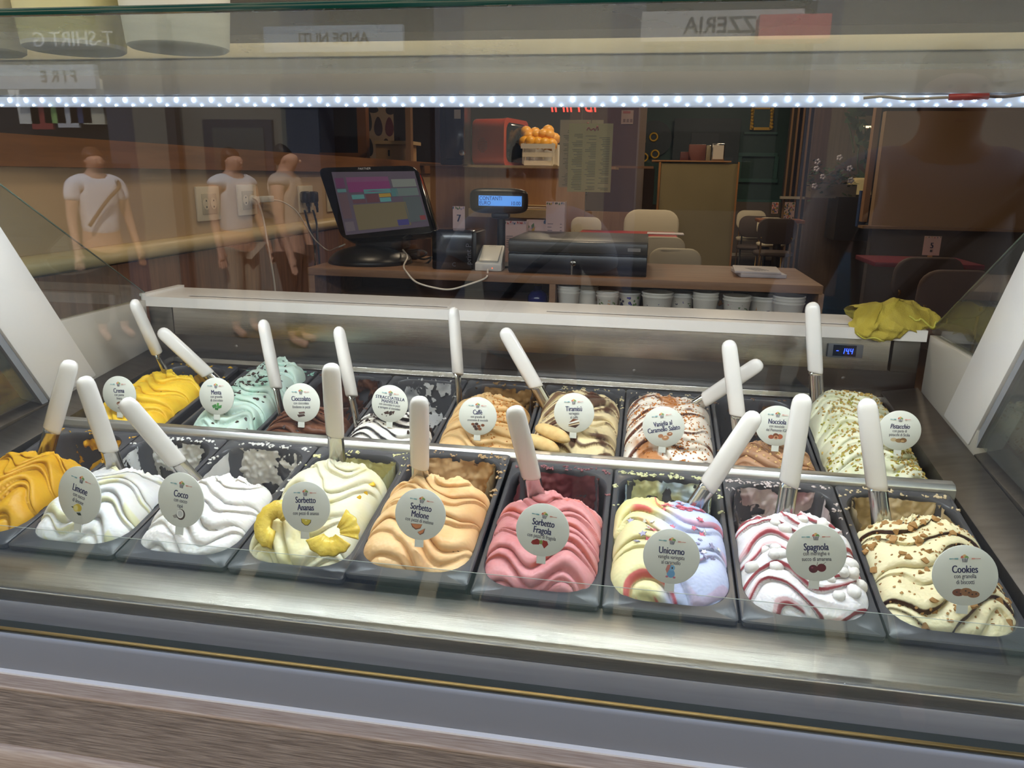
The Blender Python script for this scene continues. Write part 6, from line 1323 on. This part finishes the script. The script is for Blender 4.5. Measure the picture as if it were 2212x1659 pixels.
def sign(body, u0, v0, u1, v1, yv, m, tm, hfrac, lab, dx=0, cond=1.0):
    t = thing('shop_sign', lab, 'sign', V((u0 + u1) / 2, (v0 + v1) / 2, yv))
    onx(rbox('board', m, u0, v0, u1, v1, yv, .06), t)
    h = abs(V(u0, v0, yv).z - V(u0, v1, yv).z) * hfrac
    o = link('lettering', text_me(body, 1, tm, cond=cond, bold=.01, ext=.003), t, (dx, .004, -h * .0), (PI / 2, 0, PI)); o.scale = (h * 1.35, h * 1.35, 1)
    return t
lt = mat('sign_pale', (206, 208, 212), .5); dt = mat('sign_dark', (36, 34, 40), .5)
sign('T-SHIRT G', -20, 66, 240, 108, 6.7, mat('sign_grey', (84, 84, 92), .5), lt, .8, 'grey shop sign with white T-SHIRT lettering across the street', dx=.25)
sign('ANDE NUTI', 570, 55, 870, 112, 6.6, mat('sign_blue_grey', (150, 160, 172), .5), dt, .42, 'pale blue grey sign with dark lettering above the doors')
sign('PIZZERIA', 1385, 22, 1735, 88, 6.6, mat('sign_stone', (176, 172, 168), .5), dt, .55, 'grey sign reading PIZZERIA across the street', dx=.05)
aw = sign('F I R E', -10, 140, 205, 192, 6.2, mat('awning_grey', (170, 176, 184), .6), dt, .5, 'pale awning with spaced dark lettering at a shirt shop', dx=.15)
onx(rbox('awning', mat('awning_red', (206, 96, 92), .6), 1640, 30, 1795, 84, 6.3, .6), aw) if False else setp(rbox('awning', mat('awning_red', (206, 96, 92), .6), 1640, 30, 1795, 84, 6.3, .25), 'red pink awning at the pizzeria corner', 'awning')
for num, u, v in (('22', 1278, 160), ('24', 2155, 155)):
    t = thing('house_number', ('framed house number 22 beside the pizzeria across the street', 'framed house number 24 at the far right across the street')[num == '24'], 'number', V(u, v, 6.98)); m_ = mat('number_grey', (110, 112, 124), .5)
    link('plaque', bm_mesh('plaque', (lambda q: (abox(q, -.1, .1, 0, .012, -.085, .085), q)[1])(bmesh.new()), m_, bevel=.004), t); link('face', bm_mesh('face', (lambda q: (abox(q, -.085, .085, .0125, .014, -.07, .07), q)[1])(bmesh.new()), stone), t)
    link('number', text_me(num, .15, dt, bold=.01, cond=.9, ext=.001), t, (0, .016, 0), (PI / 2, 0, PI))
rd = random.Random(8)
for k, c in enumerate(((214, 212, 206), (150, 60, 54), (150, 186, 110), (196, 196, 200), (60, 70, 110), (206, 200, 180))):
    u = 60 + k * 28; p = V(u, 215 + rd.uniform(-8, 8), 7.2)
    t = thing('hanging_shirt', '%s shirt hanging in the dark shirt shop' % ('white', 'dark red', 'light green', 'pale grey', 'navy blue', 'cream')[k], 'shirt', p, (0, 0, 0), 'shirts hanging across the street')
    bm = bmesh.new()
    pts = [(-.10, .2), (.10, .2), (.24, .12), (.20, .0), (.13, .04), (.13, -.28), (-.13, -.28), (-.13, .04), (-.20, .0), (-.24, .12)]
    a = [bm.verts.new((x, .02, z)) for x, z in pts]; b = [bm.verts.new((x, -.02, z)) for x, z in pts]
    bm.faces.new(a); bm.faces.new(b[::-1])
    for i in range(10): bm.faces.new((a[i], a[(i + 1) % 10], b[(i + 1) % 10], b[i]))
    link('cloth', bm_mesh('cloth', bm, mat('shirt_%d' % k, c, .8)), t)
# ---- people
skin_m = mat('skin', (206, 160, 134), .55, sss=.1)
def skinned(name, verts, edges, radii, m, parent):
    me = bpy.data.meshes.new(name); me.from_pydata(verts, edges, []); me.materials.append(m)
    o = link(name, me, parent); md = o.modifiers.new('skin', 'SKIN'); md.use_smooth_shade = True
    for i, r in enumerate(radii): me.skin_vertices[0].data[i].radius = r if isinstance(r, tuple) else (r, r)
    me.skin_vertices[0].data[0].use_root = True
    o.modifiers.new('smooth', 'SUBSURF').levels = 2; o.modifiers['smooth'].render_levels = 2
    return o
def person(loc, rz, H, top, legs, hair, lab, arms=((.155, .05, .475), (-.155, .05, .475)), elb=None, long_hair=True, strap=None, sleeve=.55):
    """H standing height; arms: hand points (x, y forward, z) as fractions of H; faces +y"""
    t = thing('person', lab, 'person', loc, (0, 0, rz), None); k = H
    sh = .115 * k; hp = .052 * k
    Vt = [(0, 0, .52 * k), (0, -.005 * k, .62 * k), (0, -.01 * k, .74 * k), (0, -.01 * k, .82 * k), (0, .0, .865 * k), (0, .012 * k, .91 * k), (0, .012 * k, .95 * k)]
    Rd = [(.095 * k, .062 * k), (.082 * k, .058 * k), (.105 * k, .068 * k), (.07 * k, .05 * k), .033 * k, (.046 * k, .058 * k), (.042 * k, .052 * k)]
    Ed = [(0, 1), (1, 2), (2, 3), (3, 4), (4, 5), (5, 6)]
    elbows = []
    for q, sx in enumerate((1, -1)):
        hx, hy, hz = arms[q]; S_ = Vector((sx * sh, -.01 * k, .805 * k)); Hd = Vector((hx * k, hy * k, hz * k))
        mid = (S_ + Hd) / 2; d = Hd - S_; L_ = .34 * k; off = math.sqrt(max((L_ / 2) ** 2 - (d.length / 2) ** 2, 0)); bend = Vector((sx * .3, -.3, -1)); bend = (bend - d.normalized() * bend.dot(d.normalized())).normalized(); E_ = mid + bend * off
        i0 = len(Vt); Vt += [tuple(S_), tuple(E_), tuple(Hd)]; Rd += [.036 * k, .025 * k, .017 * k]; Ed += [(3, i0), (i0, i0 + 1), (i0 + 1, i0 + 2)]; elbows.append((S_, E_, Hd))
        dr_ = (Hd - E_).normalized(); sd = dr_.cross(Vector((0, 0, 1))); sd = sd.normalized() if sd.length > .1 else Vector((1, 0, 0))
        i1 = len(Vt); Vt.append(tuple(Hd + dr_ * .04 * k)); Rd.append((.02 * k, .012 * k)); Ed.append((i0 + 2, i1))
        for f in range(4):
            o_ = sd * (f - 1.5) * .0105 * k; Vt.append(tuple(Hd + dr_ * .055 * k + o_)); Vt.append(tuple(Hd + dr_ * (.082 + .006 * (f in (1, 2))) * k + o_ * 1.15 + Vector((0, 0, -.01 * k)))); n0 = len(Vt); Rd += [.0055 * k, .0045 * k]; Ed += [(i1, n0 - 2), (n0 - 2, n0 - 1)]
        Vt.append(tuple(Hd + dr_ * .035 * k + sd * .03 * k)); Rd.append(.0055 * k); Ed.append((i0 + 2, len(Vt) - 1))
    for sx in (1, -1):
        i0 = len(Vt); Vt += [(sx * hp, 0, .47 * k), (sx * hp * 1.1, .02 * k, .27 * k), (sx * hp * 1.1, 0, .045 * k), (sx * hp * 1.25, .085 * k, .018 * k)]; Rd += [.062 * k, .038 * k, .022 * k, (.024 * k, .016 * k)]; Ed += [(0, i0), (i0, i0 + 1), (i0 + 1, i0 + 2), (i0 + 2, i0 + 3)]
    skinned('body', Vt, Ed, Rd, skin_m, t)
    g = 1.13
    sv = [Vt[0], Vt[1], Vt[2], (0, -.01 * k, .825 * k)]; sr = [tuple(x * g for x in Rd[0]), tuple(x * g for x in Rd[1]), tuple(x * g for x in Rd[2]), (.08 * k, .055 * k)]; se = [(0, 1), (1, 2), (2, 3)]
    for S_, E_, Hd in elbows:
        i0 = len(sv); sv += [tuple(S_), tuple(S_.lerp(E_, sleeve))]; sr += [.044 * k, .038 * k]; se += [(3, i0), (i0, i0 + 1)]
        if sleeve >= 1: sv.append(tuple(E_.lerp(Hd, .8))); sr.append(.026 * k); se.append((i0 + 1, i0 + 2))
    skinned('shirt', sv, se, sr, top, t)
    lv = [(0, 0, .53 * k)]; lr = [(.10 * k, .068 * k)]; le = []
    for sx in (1, -1):
        i0 = len(lv); lv += [(sx * hp, 0, .46 * k), (sx * hp * 1.1, .02 * k, .27 * k), (sx * hp * 1.1, 0, .08 * k)]; lr += [.068 * k, .047 * k, .036 * k]; le += [(0, i0), (i0, i0 + 1), (i0 + 1, i0 + 2)]
    skinned('trousers', lv, le, lr, legs, t)
    hv = [(0, .012 * k, .975 * k), (0, -.02 * k, .945 * k), (0, -.035 * k, .88 * k)] + ([(0, -.045 * k, .80 * k)] if long_hair else [])
    skinned('hair', hv, [(i, i + 1) for i in range(len(hv) - 1)], [(.047 * k, .052 * k), (.052 * k, .046 * k), (.040 * k, .028 * k), (.042 * k, .02 * k)][:len(hv)], hair, t)
    for sx in (1, -1): link('eye', ball_me('eye', mat('eye_dark', (40, 30, 28), .2), .006, .004, .005, 1), t, (sx * .019 * k, .066 * k, .925 * k)); link('ear', ball_me('ear', skin_m, .006, .012, .018, 1), t, (sx * .047 * k, .01 * k, .915 * k))
    link('nose', ball_me('nose', skin_m, .009, .013, .016, 1), t, (0, .070 * k, .908 * k)); link('mouth', ball_me('mouth', mat('lip', (164, 92, 86), .5), .018, .004, .005, 1), t, (0, .064 * k, .885 * k))
    if strap: link('strap', tube_me('strap', [(.10 * k, -.05 * k, .84 * k), (.085 * k, .07 * k, .80 * k), (.0, .087 * k, .72 * k), (-.09 * k, .07 * k, .60 * k)], .009 * k, strap, 8), t)
    return t
hair_d = mat('hair_dark', (34, 26, 26), .5); hair_b = mat('hair_brown', (92, 62, 44), .5); tee = mat('tee_white', (232, 230, 236), .8); top_w = mat('top_white', (222, 220, 222), .8); shirt_l = mat('shirt_sand', (206, 192, 186), .8); jean = mat('jeans_blue', (58, 72, 100), .8); blkc = mat('cloth_black', (30, 30, 34), .8); beige_t = mat('trousers_beige', (170, 156, 136), .8); stp = mat('strap_brown', (90, 62, 44), .6); stk = mat('strap_black', (26, 24, 26), .6)
def feet(u, v, yv): p = V(u, v, yv); return (p.x, p.y, 0)
person(feet(212, 430, 5.2), -PI / 2 + .5, 1.66, tee, blkc, hair_b, 'person in a white T-shirt and dark trousers walking past the shirt shop', strap=stp)
person(feet(508, 430, 5.6), -PI / 2 + .4, 1.68, top_w, beige_t, hair_d, 'person with dark hair and a white top walking along the street', sleeve=.1)
person(feet(622, 430, 5.3), -PI / 2 - .1, 1.70, mat('top_sand', (196, 176, 160), .8), blkc, hair_d, 'person with dark tied hair seen from the side in the street', sleeve=.1, long_hair=False)
person(feet(1150, 420, 1.55), 0.1, 1.60, top_w, jean, hair_d, 'person in a white top with a black strap looking through the window', arms=((.18, .14, .70), (-.16, .2, .76)), strap=stk, sleeve=.5)
person(feet(2045, 300, 1.25), .12, 1.80, shirt_l, beige_t, hair_b, 'tall person in a loose sand coloured shirt with a strap before the window', arms=((.15, .10, .56), (-.20, .18, .62)), strap=stp, sleeve=1, long_hair=False)
person(feet(1850, 470, 2.2), .3, 1.45, mat('shirt_pale_blue', (150, 176, 190), .8), jean, hair_b, 'shorter person in a pale blue shirt in the street', sleeve=.6)
# the hand-held phone the picture is taken with
ph = thing('phone', 'dark phone held up before the shop window', 'phone', tuple(CAM - f_ * .014), (0, 0, 0))
bm = bmesh.new(); abox(bm, -.016, .146, -.004, .004, -.052, .022); link('body', bm_mesh('body', bm, black_gl, bevel=.003), ph)
